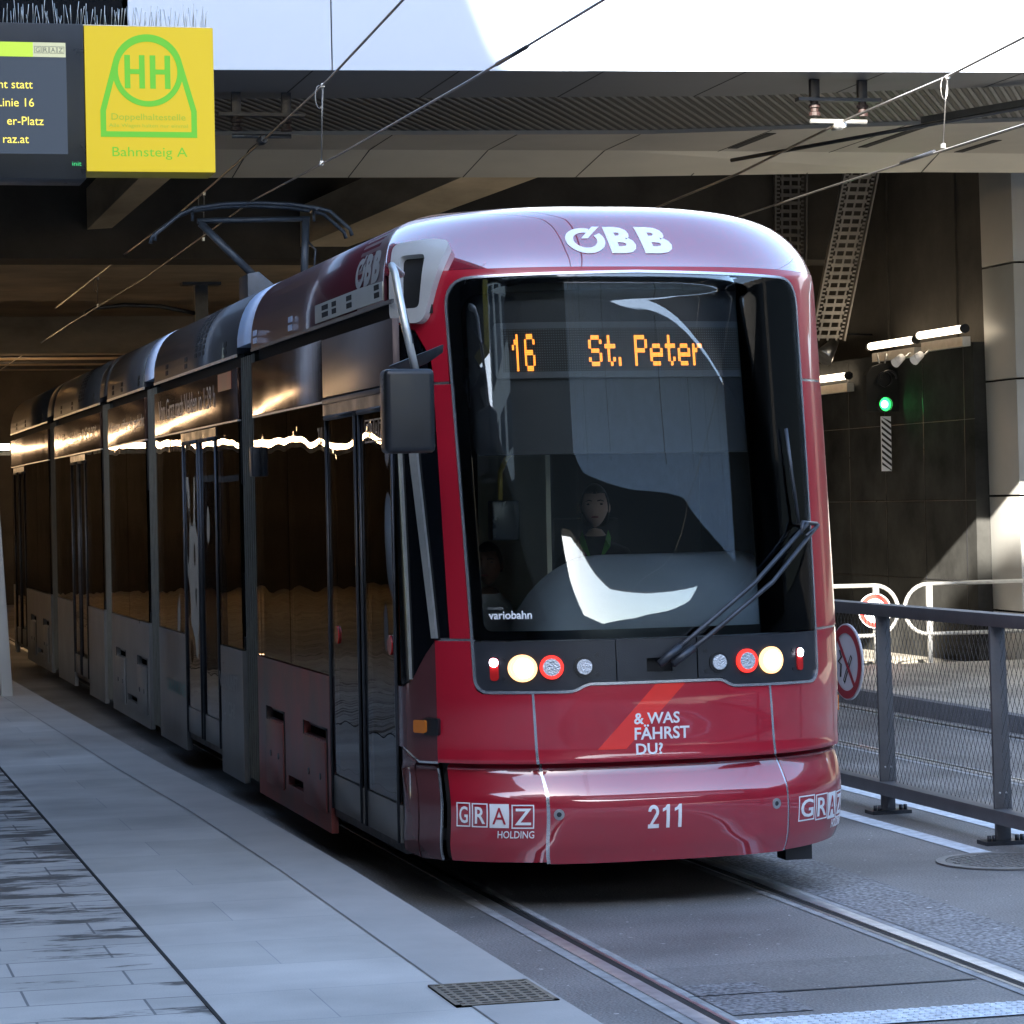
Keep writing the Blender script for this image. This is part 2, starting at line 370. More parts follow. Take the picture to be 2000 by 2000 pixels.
def rpoly(pts, r, n=6):
    """round the corners of a 2-D polygon; r is a number or one per corner"""
    out = []; m = len(pts)
    for i in range(m):
        ri = r[i] if isinstance(r, (list, tuple)) else r
        p = Vector(pts[i]); a = Vector(pts[i-1]); b = Vector(pts[(i+1) % m])
        if ri <= 0: out.append((p.x, p.y)); continue
        d1 = (a-p); d2 = (b-p); k = min(ri, d1.length*.49, d2.length*.49); s = p+d1.normalized()*k; e = p+d2.normalized()*k
        for j in range(n+1):
            t = j/n; q = s*(1-t)**2+p*2*t*(1-t)+e*t*t; out.append((q.x, q.y))
    return out
def skin(name, loops, off, t, mat, parent, step=.05, fn=None, tris=None):
    """2-D shape (outline + holes, or triangles) bent onto the nose as a shell of thickness t standing off mm proud"""
    bm = bmesh.new()
    if tris is None:
        L3 = [[Vector((x, y, 0)) for x, y in l] for l in loops]; flat = [p for l in L3 for p in l]
        vs = [bm.verts.new(p) for p in flat]
        for q in tessellate_polygon(L3):
            try: bm.faces.new([vs[i] for i in q])
            except ValueError: pass
    else:
        pts, fs = tris; vs = [bm.verts.new((x, y, 0)) for x, y in pts]
        for q in fs:
            try: bm.faces.new([vs[i] for i in q])
            except ValueError: pass
    for v in [v for v in bm.verts if not v.link_faces]: bm.verts.remove(v)
    xs = [v.co.x for v in bm.verts]; ys = [v.co.y for v in bm.verts]
    for ax, lo, hi in ((0, min(xs), max(xs)), (1, min(ys), max(ys))):
        k = ceil(lo/step+1e-6)
        while k*step < hi-1e-6:
            co = [0, 0, 0]; no = [0, 0, 0]; co[ax] = k*step; no[ax] = 1
            bmesh.ops.bisect_plane(bm, geom=bm.verts[:]+bm.edges[:]+bm.faces[:], dist=1e-5, plane_co=co, plane_no=no); k += 1
    bm.verts.ensure_lookup_table(); bm.faces.ensure_lookup_table()
    F = fn or NM; V = []; NRM = []; nv = len(bm.verts)
    uv = [(v.co.x, v.co.y) for v in bm.verts]
    for v in bm.verts: v.index = 0
    for i, v in enumerate(bm.verts): v.index = i
    for (a, b) in uv:
        n = NN(a, b); p = NM(a, b); V.append(p+n*off); NRM.append(n)
    faces = []; smooth = []
    for f in bm.faces:
        ids = [v.index for v in f.verts]; e1 = V[ids[1]]-V[ids[0]]; e2 = V[ids[2]]-V[ids[0]]
        if e1.cross(e2).dot(NRM[ids[0]]) < 0: ids.reverse()
        faces.append(ids); smooth.append(1)
    if t > 0:
        for (a, b) in uv:
            V.append(NM(a, b)+NN(a, b)*(off-t))
        nf = len(faces)
        for f in faces[:nf]: faces.append([i+nv for i in reversed(f)]); smooth.append(1)
        be = [(e.verts[0].index, e.verts[1].index) for e in bm.edges if len(e.link_faces) == 1]
        k = len(V)
        for a, b in be:
            V += [V[a], V[b], V[b+nv], V[a+nv]]; faces.append([k, k+1, k+2, k+3]); smooth.append(0); k += 4
    bm.free()
    me = bpy.data.meshes.new(name); me.from_pydata([tuple(p) for p in V], [], faces); me.update()
    for p, s in zip(me.polygons, smooth): p.use_smooth = bool(s)
    nl = []
    for p in me.polygons:
        for vi in p.vertices:
            if not p.use_smooth: nl.append(tuple(p.normal))
            elif vi < nv: nl.append(tuple(NRM[vi]))
            else: nl.append(tuple(-NRM[vi-nv]) if vi < 2*nv else tuple(p.normal))
    try: me.normals_split_custom_set(nl)
    except Exception as e: print('normals', e)
    return put(name, me, mat, parent)
def rect(a, b, c, d): return [(a, c), (b, c), (b, d), (a, d)]
# text -> 2-D triangles
def text_tris(s, size, bold=0., align='LEFT', spacing=1.):
    cu = bpy.data.curves.new('t', 'FONT'); cu.body = s; cu.size = 1; cu.offset = bold; cu.align_x = align; cu.space_character = spacing
    cu.resolution_u = 3
    ob = bpy.data.objects.new('t', cu); COL.objects.link(ob)
    dg = bpy.context.evaluated_depsgraph_get(); dg.update(); me = bpy.data.meshes.new_from_object(ob.evaluated_get(dg))
    pts = [(v.co.x, v.co.y) for v in me.vertices]; fs = [tuple(p.vertices) for p in me.polygons]
    bpy.data.objects.remove(ob); bpy.data.curves.remove(cu); bpy.data.meshes.remove(me)
    return pts, fs
def fit(tr, x0, x1, y0, y1, shear=0):
    pts, fs = tr; a = min(p[0] for p in pts); b = max(p[0] for p in pts); c = min(p[1] for p in pts); d = max(p[1] for p in pts)
    return [(x0+(p[0]-a)/(b-a)*(x1-x0)+shear*(p[1]-c)/(d-c)*(y1-y0), y0+(p[1]-c)/(d-c)*(y1-y0)) for p in pts], fs
def flat2d(name, tr, to3, mat, parent, vec=None):
    pts, fs = tr; me = bpy.data.meshes.new(name); V = [tuple(to3(*p)) for p in pts]
    me.from_pydata(V, [], [list(f) for f in fs]); me.update()
    if vec:
        bm = bmesh.new(); bm.from_mesh(me); r = bmesh.ops.extrude_face_region(bm, geom=bm.faces[:])
        bmesh.ops.translate(bm, verts=[e for e in r['geom'] if isinstance(e, bmesh.types.BMVert)], vec=vec)
        bmesh.ops.recalc_face_normals(bm, faces=bm.faces); bm.to_mesh(me); bm.free()
    return put(name, me, mat, parent)
def ring2d(cx, cy, r1, r2, n=48, a0=0, a1=2*pi, sy=1.):
    pts = []; fs = []
    for i in range(n+1):
        a = a0+(a1-a0)*i/n
        pts += [(cx+r1*cos(a), cy+sy*r1*sin(a)), (cx+r2*cos(a), cy+sy*r2*sin(a))]
    for i in range(n): fs.append((2*i, 2*i+1, 2*i+3, 2*i+2))
    return pts, fs
def merge(*trs):
    P_, F_ = [], []
    for p, f in trs:
        k = len(P_); P_ += list(p); F_ += [tuple(i+k for i in q) for q in f]
    return P_, F_
def poly2d(pts): return list(pts), [tuple(range(len(pts)))]
def shear(tr, k, y0): return [(x+k*(y-y0), y) for x, y in tr[0]], tr[1]

# ================================================================== TRAM
TR = thing('tram', (CX, 13.33, 0), 'dark red low-floor tram with lit route display, running out of the underpass', 'tram')
XL, XR = CX-W0, CX+W0
# ---- windshield and its black border
GO = rpoly([(-.91,1.325),(-.965,2.95),(-.83,3.10),(.655,3.10),(.83,3.10),(.975,2.94),(.968,1.325)], [.03,.1,.03,.0,.03,.1,.03])
GO = rpoly([(-.915,1.325),(-.972,3.098),(0,3.118),(.978,3.098),(.972,1.325)], [.02,.14,0,.14,.02])
GI = rpoly([(-.86,1.37),(-.90,3.02),(0,3.04),(.90,3.02),(.90,1.37)], [.05,.12,0,.12,.05])
skin('windshield', [GO], .004, .006, M_wind, TR)
bd = skin('windshield_border', [GO, GI], -.004, .012, M_frit, TR)
# rubber/silver seam round windshield + lamps zone
LOWO = rpoly([(-.915,1.325),(-.905,1.08),(-.42,1.08),(-.36,1.115),(.33,1.115),(.38,1.082),(.965,1.075),(.972,1.325)], [0,.07,.04,.04,.04,.04,.07,0])
def offset_ring(poly, d):
    n = len(poly); out = []
    for i in range(n):
        a = Vector(poly[i-1]); p = Vector(poly[i]); b = Vector(poly[(i+1) % n])
        e1 = (p-a); e2 = (b-p)
        if e1.length < 1e-6 or e2.length < 1e-6: out.append(poly[i]); continue
        e1.normalize(); e2.normalize(); n1 = Vector((e1.y, -e1.x)); n2 = Vector((e2.y, -e2.x)); m = (n1+n2)
        if m.length < 1e-3: m = n1
        m.normalize(); k = d/max(.5, m.dot(n1)); out.append((p.x+m.x*k, p.y+m.y*k))
    return out
WHOLE = rpoly([(-.905,1.08),(-.42,1.08),(-.36,1.115),(.33,1.115),(.38,1.082),(.965,1.075),(.978,3.098),(0,3.118),(-.972,3.098)], [.07,.04,.04,.04,.04,.07,.14,0,.14])
sgn = sum(WHOLE[i-1][0]*WHOLE[i][1]-WHOLE[i][0]*WHOLE[i-1][1] for i in range(len(WHOLE)))
if sgn < 0: WHOLE.reverse()
WO = offset_ring(WHOLE, .013); WR = offset_ring(WHOLE, .03)
skin('frame_seal', [WO, WHOLE], .006, .02, M_silver, TR)
# ---- lamp pods
pod = skin('lamp_panel', [[(-.915,1.32),(-.905,1.15),(-.905,1.115),(-.87,1.083),(-.42,1.083),(-.36,1.118),(-.212,1.118),(-.212,1.32)]], -.002, .03, M_pod, TR)
pod2 = skin('lamp_panel', [[(.207,1.32),(.207,1.118),(.33,1.118),(.38,1.085),(.93,1.078),(.965,1.11),(.972,1.32)]], -.002, .03, M_pod, TR)
skin('wiper_panel', [[(-.206,1.32),(-.206,1.118),(.201,1.118),(.201,1.32)], [(-.055,1.225),(.075,1.225),(.075,1.158),(-.055,1.158)]], -.004, .03, M_pod, TR)
skin('wiper_recess', [rect(-.06,.08,1.15,1.235)], -.03, .01, M_blackm, TR)
def ndisc(name, u, v, r, o, t, mat, parent, r2=None, ru=1.):
    n = 28; a = [(u+r*ru*cos(2*pi*k/n), v+r*sin(2*pi*k/n)) for k in range(n)]
    lo = [a]
    if r2: lo.append([(u+r2*ru*cos(2*pi*k/n), v+r2*sin(2*pi*k/n)) for k in range(n)])
    return skin(name, lo, o, t, mat, parent)
for s, uh, ur, uf, um in ((-1,-.668,-.527,-.369,-.809), (1,.612,.467,.314,.815)):
    h = ndisc('headlight', uh, 1.19, .066, .012, .03, M_hlrim, TR, .054, 1.08)
    ndisc('reflector', uh, 1.19, .055, .004, .01, M_hlrim, h, None, 1.05); ndisc('lens', uh+.006, 1.19, .046, .008, .006, M_hl, h)
    h = ndisc('rear_lamp', ur, 1.193, .058, .014, .03, M_redglow, TR, .041)
    ndisc('lens', ur, 1.193, .042, .016, .02, M_clear, h)
    h = ndisc('fog_lamp', uf, 1.192, .05, .006, .03, M_black, TR, .036)
    ndisc('lens', uf, 1.192, .037, .016, .02, M_clear, h)
    h = skin('marker_lamp', [rpoly(rect(um-.022,um+.022,1.13,1.242), .02)], .006, .02, M_redlens, TR)
    ndisc('lens', um, 1.218, .021, .012, .02, M_pos, h)
    for du in (-.07,-.075):
        pass
    for (a, b) in ((uf+(-.0 if s<0 else 0)+.066*(1 if s<0 else -1), 1.250),(uf+.066*(1 if s<0 else -1), 1.153),(um+.045*(1 if s<0 else -1)*1, 1.232),(um+.045*(1 if s<0 else -1),1.140)):
        ndisc('screw', a, b, .010, .001, .01, M_black, pod if s < 0 else pod2)
# ---- red mask round the windshield (upper frame, A-pillars), split by the seam at 2.59
MASKT = [(-1.065,2.60),(-1.085,2.72),(-1.20,2.85),(-1.396,2.93),(-1.396,3.09)]
mu = [(-1.067,2.60),(-1.085,2.74),(-1.17,2.86),(-1.40,2.93),(-1.40,3.095),(1.40,3.095),(1.40,2.60)]
# upper mask as two sides + the strip above the glass; all bent on the same surface
outer = [(-1.067,2.597),(-1.08,2.72),(-1.17,2.86),(-1.35,2.92),(-1.35,3.15),(1.35,3.15),(1.35,2.597)]
ins = [p for p in WR if p[1] >= 2.597]
def clip_ring(poly, v0):
    xs = [p for p in poly if p[1] >= v0]; xs.sort(key=lambda p: atan2(p[1]-2.5, p[0])); return xs
inn = clip_ring(WO, 2.599)           # runs right -> top -> left
skin('upper_mask', [outer+[(inn[0][0], 2.597)]+inn+[(inn[-1][0], 2.597)]], 0, .02, M_redmask, TR)
lo_l = [(-1.045,1.335),(-1.052,1.5),(-1.066,2.2),(-1.072,2.583)]
gl = sorted([p for p in WO if 1.335 < p[1] < 2.583 and p[0] < 0], key=lambda p: -p[1])
skin('pillar_panel', [lo_l+[(-.971,2.583)]+gl+[(-.931,1.335)]], 0, .02, M_redmask, TR)
skin('pillar_panel', [[(.988,1.335),(.988,2.583),(1.35,2.583),(1.35,1.335)]], 0, .02, M_redmask, TR)
for a, b in ((-1.07,-.985),(.99,1.35)):
    skin('seam', [rect(a,b,2.583,2.5975)], -.006, .01, M_silver, TR)
skin('seam', [rect(-1.137,-.93,1.322,1.335)], -.004, .01, M_silver, TR)
skin('seam', [rect(.985,1.35,1.322,1.335)], -.004, .01, M_silver, TR)
# right-hand flank of the nose
skin('flank_panel', [[(1.35,1.335),(1.35,3.15),(2.1,3.15),(2.1,1.335)]], -.001, .02, M_redmask, TR)
skin('flank_panel', [[(1.262,.727),(1.262,1.322),(2.1,1.322),(2.1,.727)]], -.001, .02, M_red, TR)
# ---- roof dome
dome = skin('roof_dome', [[(-1.40,3.151),(1.40,3.151),(1.40,4.395),(-1.40,4.395)]], 0, .015, M_redroof, TR, .06)
# ---- lower front: corners, centre panel with stripe, bumper in three
seamL, seamR = -.61, .605
low_in = [(-.931,1.322)]+[(-.92,1.15),(-.918,1.11),(-.895,1.075),(-.87,1.066),(-.85,1.066)]
skin('corner_panel', [[(-1.137,1.322),(-.932,1.322),(-.921,1.12),(-.905,1.08),(-.875,1.065),(-.628,1.065),(-.612,.727),(-1.137,.727)]], 0, .02, M_red, TR)
skin('corner_panel', [[(1.26,1.322),(.987,1.322),(.981,1.11),(.962,1.078),(.935,1.062),(.606,1.066),(.63,.727),(1.26,.727)]], 0, .02, M_red, TR)
skin('side_corner_panel', [[(-1.137,1.322),(-1.137,.727),(-1.262,.727),(-1.30,.745),(-1.38,.79),(-1.52,.79),(-1.52,1.09),(-1.377,1.09),(-1.30,1.128),(-1.20,1.255)]], -.001, .02, M_nosedark, TR)
skin('seam', [[(-.628,1.066),(-.616,1.066),(-.598,.727),(-.612,.727)]], .002, .012, M_silver, TR)
skin('seam', [[(.594,1.066),(.606,1.066),(.632,.727),(.618,.727)]], .002, .012, M_silver, TR)
cp = skin('centre_panel', [[(-.616,1.066),(-.43,1.066),(-.365,1.1),(.335,1.1),(.39,1.067),(.594,1.066),(.618,.727),(-.598,.727)]], 0, .02, M_red, TR)
skin('stripe', [[(-.016,1.0985),(.136,1.0985),(-.17,.787),(-.313,.787)]], .0016, .002, M_stripe, cp)
for s, x0, x1, y0, y1 in (('& WAS',-.129,.103,.905,.961),('F\u00c4HRST',-.127,.152,.829,.903),('DU?',-.121,.015,.757,.812)):
    skin('slogan_line', None, .003, .002, M_white, cp, tris=fit(text_tris(s, 1, .02), x0, x1, y0, y1))
# dark gap between upper body and bumper
skin('gap_strip', [rect(-1.10,1.9,.695,.732)], -.03, .02, M_blackm, TR)
def num211(x0, x1, y0, y1):
    w = (x1-x0)/3.0; h = y1-y0
    def two(x):
        c = (x+.46*w, y0+.70*h); R1, R2 = .42*w, .20*w; ry = .30*h/(.42*w)
        r = ring2d(0,0,R2,R1,24,radians(175),radians(-35)); r = ([(c[0]+a, c[1]+b*ry) for a, b in r[0]], r[1])
        a = poly2d([(x+.04*w,y0),(x+.90*w,y0),(x+.90*w,y0+.17*h),(x+.04*w,y0+.17*h)])
        b = poly2d([(x+.04*w,y0+.02*h),(x+.34*w,y0+.12*h),(x+.80*w,y0+.52*h),(x+.62*w,y0+.62*h)])
        return merge(r, a, b)
    def one(x): return merge(poly2d([(x+.44*w,y0),(x+.70*w,y0),(x+.70*w,y1),(x+.50*w,y1),(x+.44*w,y0+.93*h)]), poly2d([(x+.14*w,y0+.70*h),(x+.44*w,y0+.78*h),(x+.52*w,y1),(x+.46*w,y0+.97*h),(x+.34*w,y0+.88*h),(x+.14*w,y0+.83*h)]))
    return merge(two(x0), one(x0+1.05*w), one(x0+2.0*w))
bc = skin('bumper_centre', [[(-.573,.70),(.655,.70),(.688,.57),(.706,.235),(-.552,.235),(-.556,.58)]], 0, .03, M_redbump, TR, .03)
skin('seam', [[(-.588,.70),(-.573,.70),(-.556,.58),(-.552,.235),(-.570,.235),(-.573,.58)]], -.004, .02, M_silver, TR, .03)
skin('seam', [[(.655,.70),(.670,.70),(.703,.57),(.722,.235),(.706,.235),(.688,.57)]], -.004, .02, M_silver, TR, .03)
bl = skin('bumper_corner', [[(-1.068,.70),(-.588,.70),(-.573,.58),(-.570,.245),(-1.068,.245)]], 0, .03, M_redbump, TR, .03)
br = skin('bumper_corner', [[(.670,.70),(1.30,.70),(2.1,.70),(2.1,.26),(1.3,.25),(.722,.24),(.703,.57)]], 0, .03, M_redbump, TR, .03)
skin('gap_strip', [rect(-1.118,-1.066,.23,.70)], -.035, .02, M_blackm, TR)
skin('number', None, .003, .002, M_white, bc, tris=num211(-.075, .117, .399, .513))
for u in (-.512, .619):
    b_ = ndisc('bolt', u, .483, .026, .004, .01, M_steel, TR, .012); ndisc('cap', u, .483, .012, .002, .01, M_dsteel, b_)
def _g(parent): pass
def graz(parent, boxes, y0, y1, hx0, hx1, hy0, hy1, sk):
    frames = []; letters = []
    for i, ((a, b, c, d), ch) in enumerate(zip(boxes, 'GRAZ')):
        g = .006
        if ch == 'A':
            q = fit(text_tris('A', 1, 0), a+.015, b-.015, c+.018, d-.018)
            frames.append(poly2d(rect(a, b, c, d))); letters.append(('r', q)); continue
        frames.append(([(a,c),(b,c),(b,d),(a,d),(a+g,c+g),(b-g,c+g),(b-g,d-g),(a+g,d-g)], [(0,1,5,4),(1,2,6,5),(2,3,7,6),(3,0,4,7)]))
        letters.append(('w', fit(text_tris(ch, 1, .012), a+.016, b-.014, c+.018, d-.018)))
    sk('logo_boxes', merge(*frames), .003, M_white)
    sk('logo_letters', merge(*[q for k, q in letters if k == 'w']), .004, M_white)
    sk('logo_letter', merge(*[q for k, q in letters if k == 'r']), .0055, M_red)
    sk('logo_caption', fit(text_tris('HOLDING', 1, .005), hx0, hx1, hy0, hy1), .003, M_white)
def sk_on(parent): return lambda n, tr, o, m: skin(n, None, o, .0015, m, parent, .03, tris=tr)
graz(bl, [(-1.034,-.957,.421,.539),(-.948,-.864,.42,.537),(-.854,-.756,.419,.535),(-.743,-.632,.416,.532)], 0, 0, -.811, -.630, .368, .404, sk_on(bl))
graz(br, [(.774,.908,.378,.505),(.920,1.045,.370,.501),(1.055,1.165,.362,.497),(1.180,1.30,.355,.493)], 0, 0, 1.12, 1.31, .31, .355, sk_on(br))
# ---- OEBB lettering on the dome (ring with a notch and tick, then BB)
def oebb(parent, x0, x1, y0, y1, o, mat, name='operator_logo', lean=.0):
    w = x1-x0; h = y1-y0; cx = x0+w*.19; cy = y0+h*.47; ro = h*.47; rx = w*.185
    r = ring2d(0, 0, 1, .60, 56, radians(68), radians(68+325)); ri = ([(cx+px*rx, cy+py*ro) for px, py in r[0]], r[1])
    tick = poly2d([(cx-.18*rx, cy+.12*ro), (cx+.16*rx, cy+.12*ro), (cx+.98*rx, cy+1.16*ro), (cx+.60*rx, cy+1.16*ro)])
    t2 = poly2d([(cx+.05*rx, cy+.88*ro), (cx+.30*rx, cy+.88*ro), (cx+.50*rx, cy+1.16*ro), (cx+.16*rx, cy+1.16*ro)])
    B1 = fit(text_tris('B', 1, .05), x0+w*.40, x0+w*.655, y0, y1); B2 = fit(text_tris('B', 1, .05), x0+w*.715, x1, y0, y1)
    tr = merge(ri, tick, B1, B2)
    if lean: tr = shear(tr, lean, y0)
    return skin(name, None, o, .0015, mat, parent, .03, tris=tr)
oebb(dome, -.331, .229, 3.225, 3.408, .003, M_white, lean=-.10)
# ---- nose side: quarter window, pillar posts, corner skirts, body behind the door
skin('quarter_window', [[(-1.072,2.597),(-1.060,1.9),(-1.047,1.335),(-1.137,1.322),(-1.20,1.262),(-1.30,1.135),(-1.375,1.105),(-1.40,1.105),(-1.40,2.90),(-1.30,2.90),(-1.17,2.85)]], -.004, .006, M_frit, TR)
skin('window_post', [[(-1.118,1.335),(-1.150,1.335),(-1.24,2.2),(-1.26,2.56),(-1.20,2.56),(-1.19,2.2)]], .012, .02, M_alu, TR)
skin('window_post', [[(-1.305,1.13),(-1.315,1.13),(-1.335,2.56),(-1.31,2.56)]], .008, .02, M_alu, TR)
q1 = skin('corner_skirt', [[(-1.268,.245),(-1.135,.245),(-1.130,.69),(-1.137,.70),(-1.277,.71)]], 0, .02, M_nosedark, TR, .04)
skin('corner_skirt', [[(-1.40,.28),(-1.278,.25),(-1.287,.71),(-1.295,.735),(-1.385,.782),(-1.40,.782)]], 0, .02, M_nosedark, TR, .04)
skin('seam', [[(-1.137,.722),(-1.262,.722),(-1.297,.742),(-1.385,.788),(-1.385,.796),(-1.30,.752),(-1.262,.732),(-1.137,.732)]], .003, .012, M_silver, TR)
skin('seam', [[(-1.130,.245),(-1.122,.245),(-1.118,.695),(-1.126,.695)]], .004, .012, M_silver, TR)
# indicator on left corner and orange lamp on right flank
ind = skin('indicator', [rpoly(rect(-1.21,-1.115,.86,.945), .015)], .02, .03, M_black, TR)
skin('lens', [rpoly(rect(-1.262,-1.185,.872,.935), .012)], .035, .02, M_amber, ind)
skin('indicator', [rect(1.50,1.60,.88,.96)], .045, .05, M_orange_e, TR)
# ---- white camera cowl on upper left corner
cow = skin('mirror_cowl', [rpoly([(-1.285,3.30),(-1.02,3.315),(-.925,3.29),(-1.02,3.07),(-1.085,2.885),(-1.30,2.905)], [.05,.05,.04,.05,.06,.05]),
      rpoly([(-1.225,3.225),(-1.065,3.225),(-1.105,2.965),(-1.225,2.965)], .03)], .045, .05, M_pillar, TR, .03)
cow.data.materials.clear(); cow.data.materials.append(P('grey_cowl', (.50,.50,.49), .35, 0, .08, 3, coat=.8))
skin('cowl_recess', [rect(-1.245,-1.05,2.94,3.24)], .012, .01, M_blackm, cow)
# ---- left mirror
mr_ = MB(); mr_.box(2.745,2.985,13.10,13.24,2.235,2.630); mh = mr_.out('mirror_housing', M_black, TR, bev=.03, seg=3)
mr_ = MB(); mr_.box(2.765,2.965,13.235,13.247,2.26,2.605); mr_.out('mirror_glass', M_silver, mh)
a_ = MB(); a_.tube([(2.91,13.46,3.10),(2.84,13.34,3.13),(2.845,13.30,3.09),(2.87,13.22,2.85),(2.915,13.18,2.60)], .019, 10); a_.out('mirror_arm', M_alu, TR)
a_ = MB(); a_.tube([(2.90,13.42,3.0),(2.87,13.26,2.96),(2.90,13.2,2.75)], .010, 8); a_.out('mirror_arm', M_dsteel, TR)
a_ = MB(); a_.prism([(2.84,13.42,2.66),(3.02,13.34,2.73),(3.10,13.40,2.76),(3.10,13.42,2.72),(3.02,13.40,2.67),(2.92,13.44,2.63)], (0,.06,.0)); a_.out('arm_bracket', M_dsteel, TR, bev=.006)
# ---- wipers
def nline(pts, off=.05):
    return [NM(u, v)+NN(u, v)*off for u, v in pts]
for pts, r in ((((-.003,1.20),(.18,1.335),(.5,1.57),(.861,1.853)), .012), (((.064,1.198),(.25,1.325),(.6,1.57),(.94,1.836)), .012)):
    w = MB(); w.tube(nline(pts, .06), r, 8); wa = w.out('wiper_arm', M_dsteel, TR)
    w = MB(); p3 = nline(pts, .062); d = (p3[1]-p3[0])*.55; w.tube([p3[0]-d*.1, p3[0]+d], .02, 8); w.out('arm_base', M_dsteel, wa)
w = MB(); w.tube(nline([(.95,1.85),(.83,1.86),(.81,1.80)], .055), .012, 6); w.tube(nline([(.84,1.79),(.96,1.845)], .06), .008, 6); w.out('wiper_link', M_dsteel, TR)
w = MB(); w.tube(nline([(.777,2.334),(.80,2.1),(.83,1.86)], .03), .009, 6); w.out('wiper_blade', M_dsteel, TR)
# ---- destination display
FONT = {'1':["00100","01100","10100","00100","00100","00100","00100"],'6':["01110","10001","10000","11110","10001","10001","01110"],
'S':["01110","10001","10000","01110","00001","10001","01110"],'t':["0100","0100","1111","0100","0100","0101","0010"],'.':["0","0","0","0","0","1","1"],
'P':["11110","10001","10001","11110","10000","10000","10000"],'e':["00000","00000","01110","10001","11111","10000","01110"],'r':["0000","0000","1011","1100","1000","1000","1000"]}
def dots(word, x0, x1, y0, y1):
    cols = 0; cells = []
    for ch in word:
        g = FONT[ch]; w_ = len(g[0])
        for r_, row in enumerate(g):
            for c_, b in enumerate(row):
                if b == '1': cells.append((cols+c_, r_))
        cols += w_+1
    cols -= 1; cw = (x1-x0)/cols; chh = (y1-y0)/7; out = []
    for c_, r_ in cells:
        for i in (0, 1):
            for j in (0, 1, 2):
                px = x0+(c_+.27+.5*i)*cw; py = y1-(r_+.18+.33*j)*chh; rx, ry = cw*.21, chh*.135
                out.append(([(px-rx, py-ry), (px+rx, py-ry), (px+rx, py+ry), (px-rx, py+ry)], [(0,1,2,3)]))
    return merge(*out)
dp = skin('display_panel', [rpoly(rect(-.745,.633,2.608,2.884), .03)], -.045, .02, P('display_surround', (.075,.085,.10), .45, 0, .08, 5), TR)
skin('dot_matrix', [rect(-.70,.585,2.64,2.852)], -.043, .003, M_innerd, dp)
gr = [([(x-.0028,y-.003),(x+.0028,y-.003),(x+.0028,y+.003),(x-.0028,y+.003)], [(0,1,2,3)]) for x in [-.693+.0125*i for i in range(102)] for y in [2.646+.0125*j for j in range(17)]]
skin('unlit_dots', None, -.041, 0, M_ledoff, dp, .3, tris=merge(*gr))
skin('route_number', None, -.038, 0, M_led, dp, .3, tris=dots('16', -.648, -.531, 2.642, 2.826))
skin('destination_text', None, -.038, 0, M_led, dp, .3, tris=merge(dots('St.', -.258, -.092, 2.662, 2.815), dots('Peter', -.021, .337, 2.662, 2.815)))
skin('display_header', [rpoly(rect(-.90,.92,2.235,3.07), .05)], -.07, .02, P('header_blind', (.012,.014,.02), .5, 0, .1, 4), TR)
skin('maker_name', None, .006, .001, M_white, TR, .05, tris=fit(text_tris('variobahn', 1, .02), -.826, -.612, 1.428, 1.468))
skin('maker_name', None, .006, .001, M_greylet, TR, .05, tris=fit(text_tris('STADLER', 1, .0), -.826, -.749, 1.475, 1.486))
# ---- interior
ib = MB(); ib.box(XL+.08,XR-.08,14.1,38.2,.30,.36); ib.box(XL+.35,XR-.35,13.78,14.1,.33,.36); ib.out('cabin_floor', M_innerd, TR)
ib = MB(); ib.box(XL+.06,XR-.06,14.1,38.2,2.62,2.68); ib.out('cabin_ceiling', M_innerd, TR)
db = MB()
prof_d = [(13.62,1.30),(13.66,1.47),(13.80,1.62),(14.02,1.70),(14.22,1.715),(14.32,1.66),(14.34,.4),(13.9,.4)]
outl = [(x, ) for x in ()]
rows = []
for k in range(25):
    x = 3.60+(5.02-3.60)*k/24; e = min(1, (x-3.60)/.50, (5.02-x)/.22+.35); s_ = sqrt(max(0, 1-(1-e)**2))
    rows.append([db.bm.verts.new((x, y+(.0 if z < 1.2 else 0)+offn(x-CX)*.95, z if z < 1.2 else 1.2+(z-1.2)*s_)) for y, z in prof_d])
for a, b in zip(rows, rows[1:]):
    for i in range(len(prof_d)): f = db.bm.faces.new([a[i], a[(i+1) % 8], b[(i+1) % 8], b[i]]); f.smooth = True
db.bm.faces.new(rows[0]); db.bm.faces.new(list(reversed(rows[-1])))
db.out('dashboard', M_dash, TR)
ib = MB(); ib.box(3.86,3.885,14.4,15.9,.34,2.6); ib.out('cab_partition', M_inner, TR)
ib = MB(); ib.box(3.886,3.90,14.4,15.86,.34,2.6); ib.out('cab_partition', M_innerd, TR)
ib = MB(); ib.box(3.90,XR-.1,15.86,15.9,.34,2.6); ib.out('cab_partition', M_innerd, TR)
ib = MB(); ib.box(3.36,3.45,15.3,15.36,.34,2.6); ib.out('door_column', M_inner, TR, split=True)
ib = MB(); ib.box(3.545,3.69,14.30,14.40,1.80,2.005); ib.out('ticket_box', M_black, TR, bev=.01)
ib = MB(); ib.tube([(3.60,14.34,2.0),(3.60,14.34,2.15),(3.64,14.36,2.22),(3.72,14.4,2.30),(3.74,14.4,2.5)], .014, 8); ib.out('handrail', M_yellowpole, TR, split=True)
ib = MB(); ib.tube([(3.33,15.9,.34),(3.33,15.9,2.6)], .02, 8); ib.tube([(3.36,18,.34),(3.36,18,2.6)], .02, 8); ib.tube([(4.9,18,.34),(4.9,18,2.6)], .02, 8); ib.out('handrail', M_yellowpole, TR, split=True)
ib = MB(); ib.box(3.30,3.56,14.62,14.80,.34,1.52); ib.out('side_console', M_innerd, TR, bev=.03)
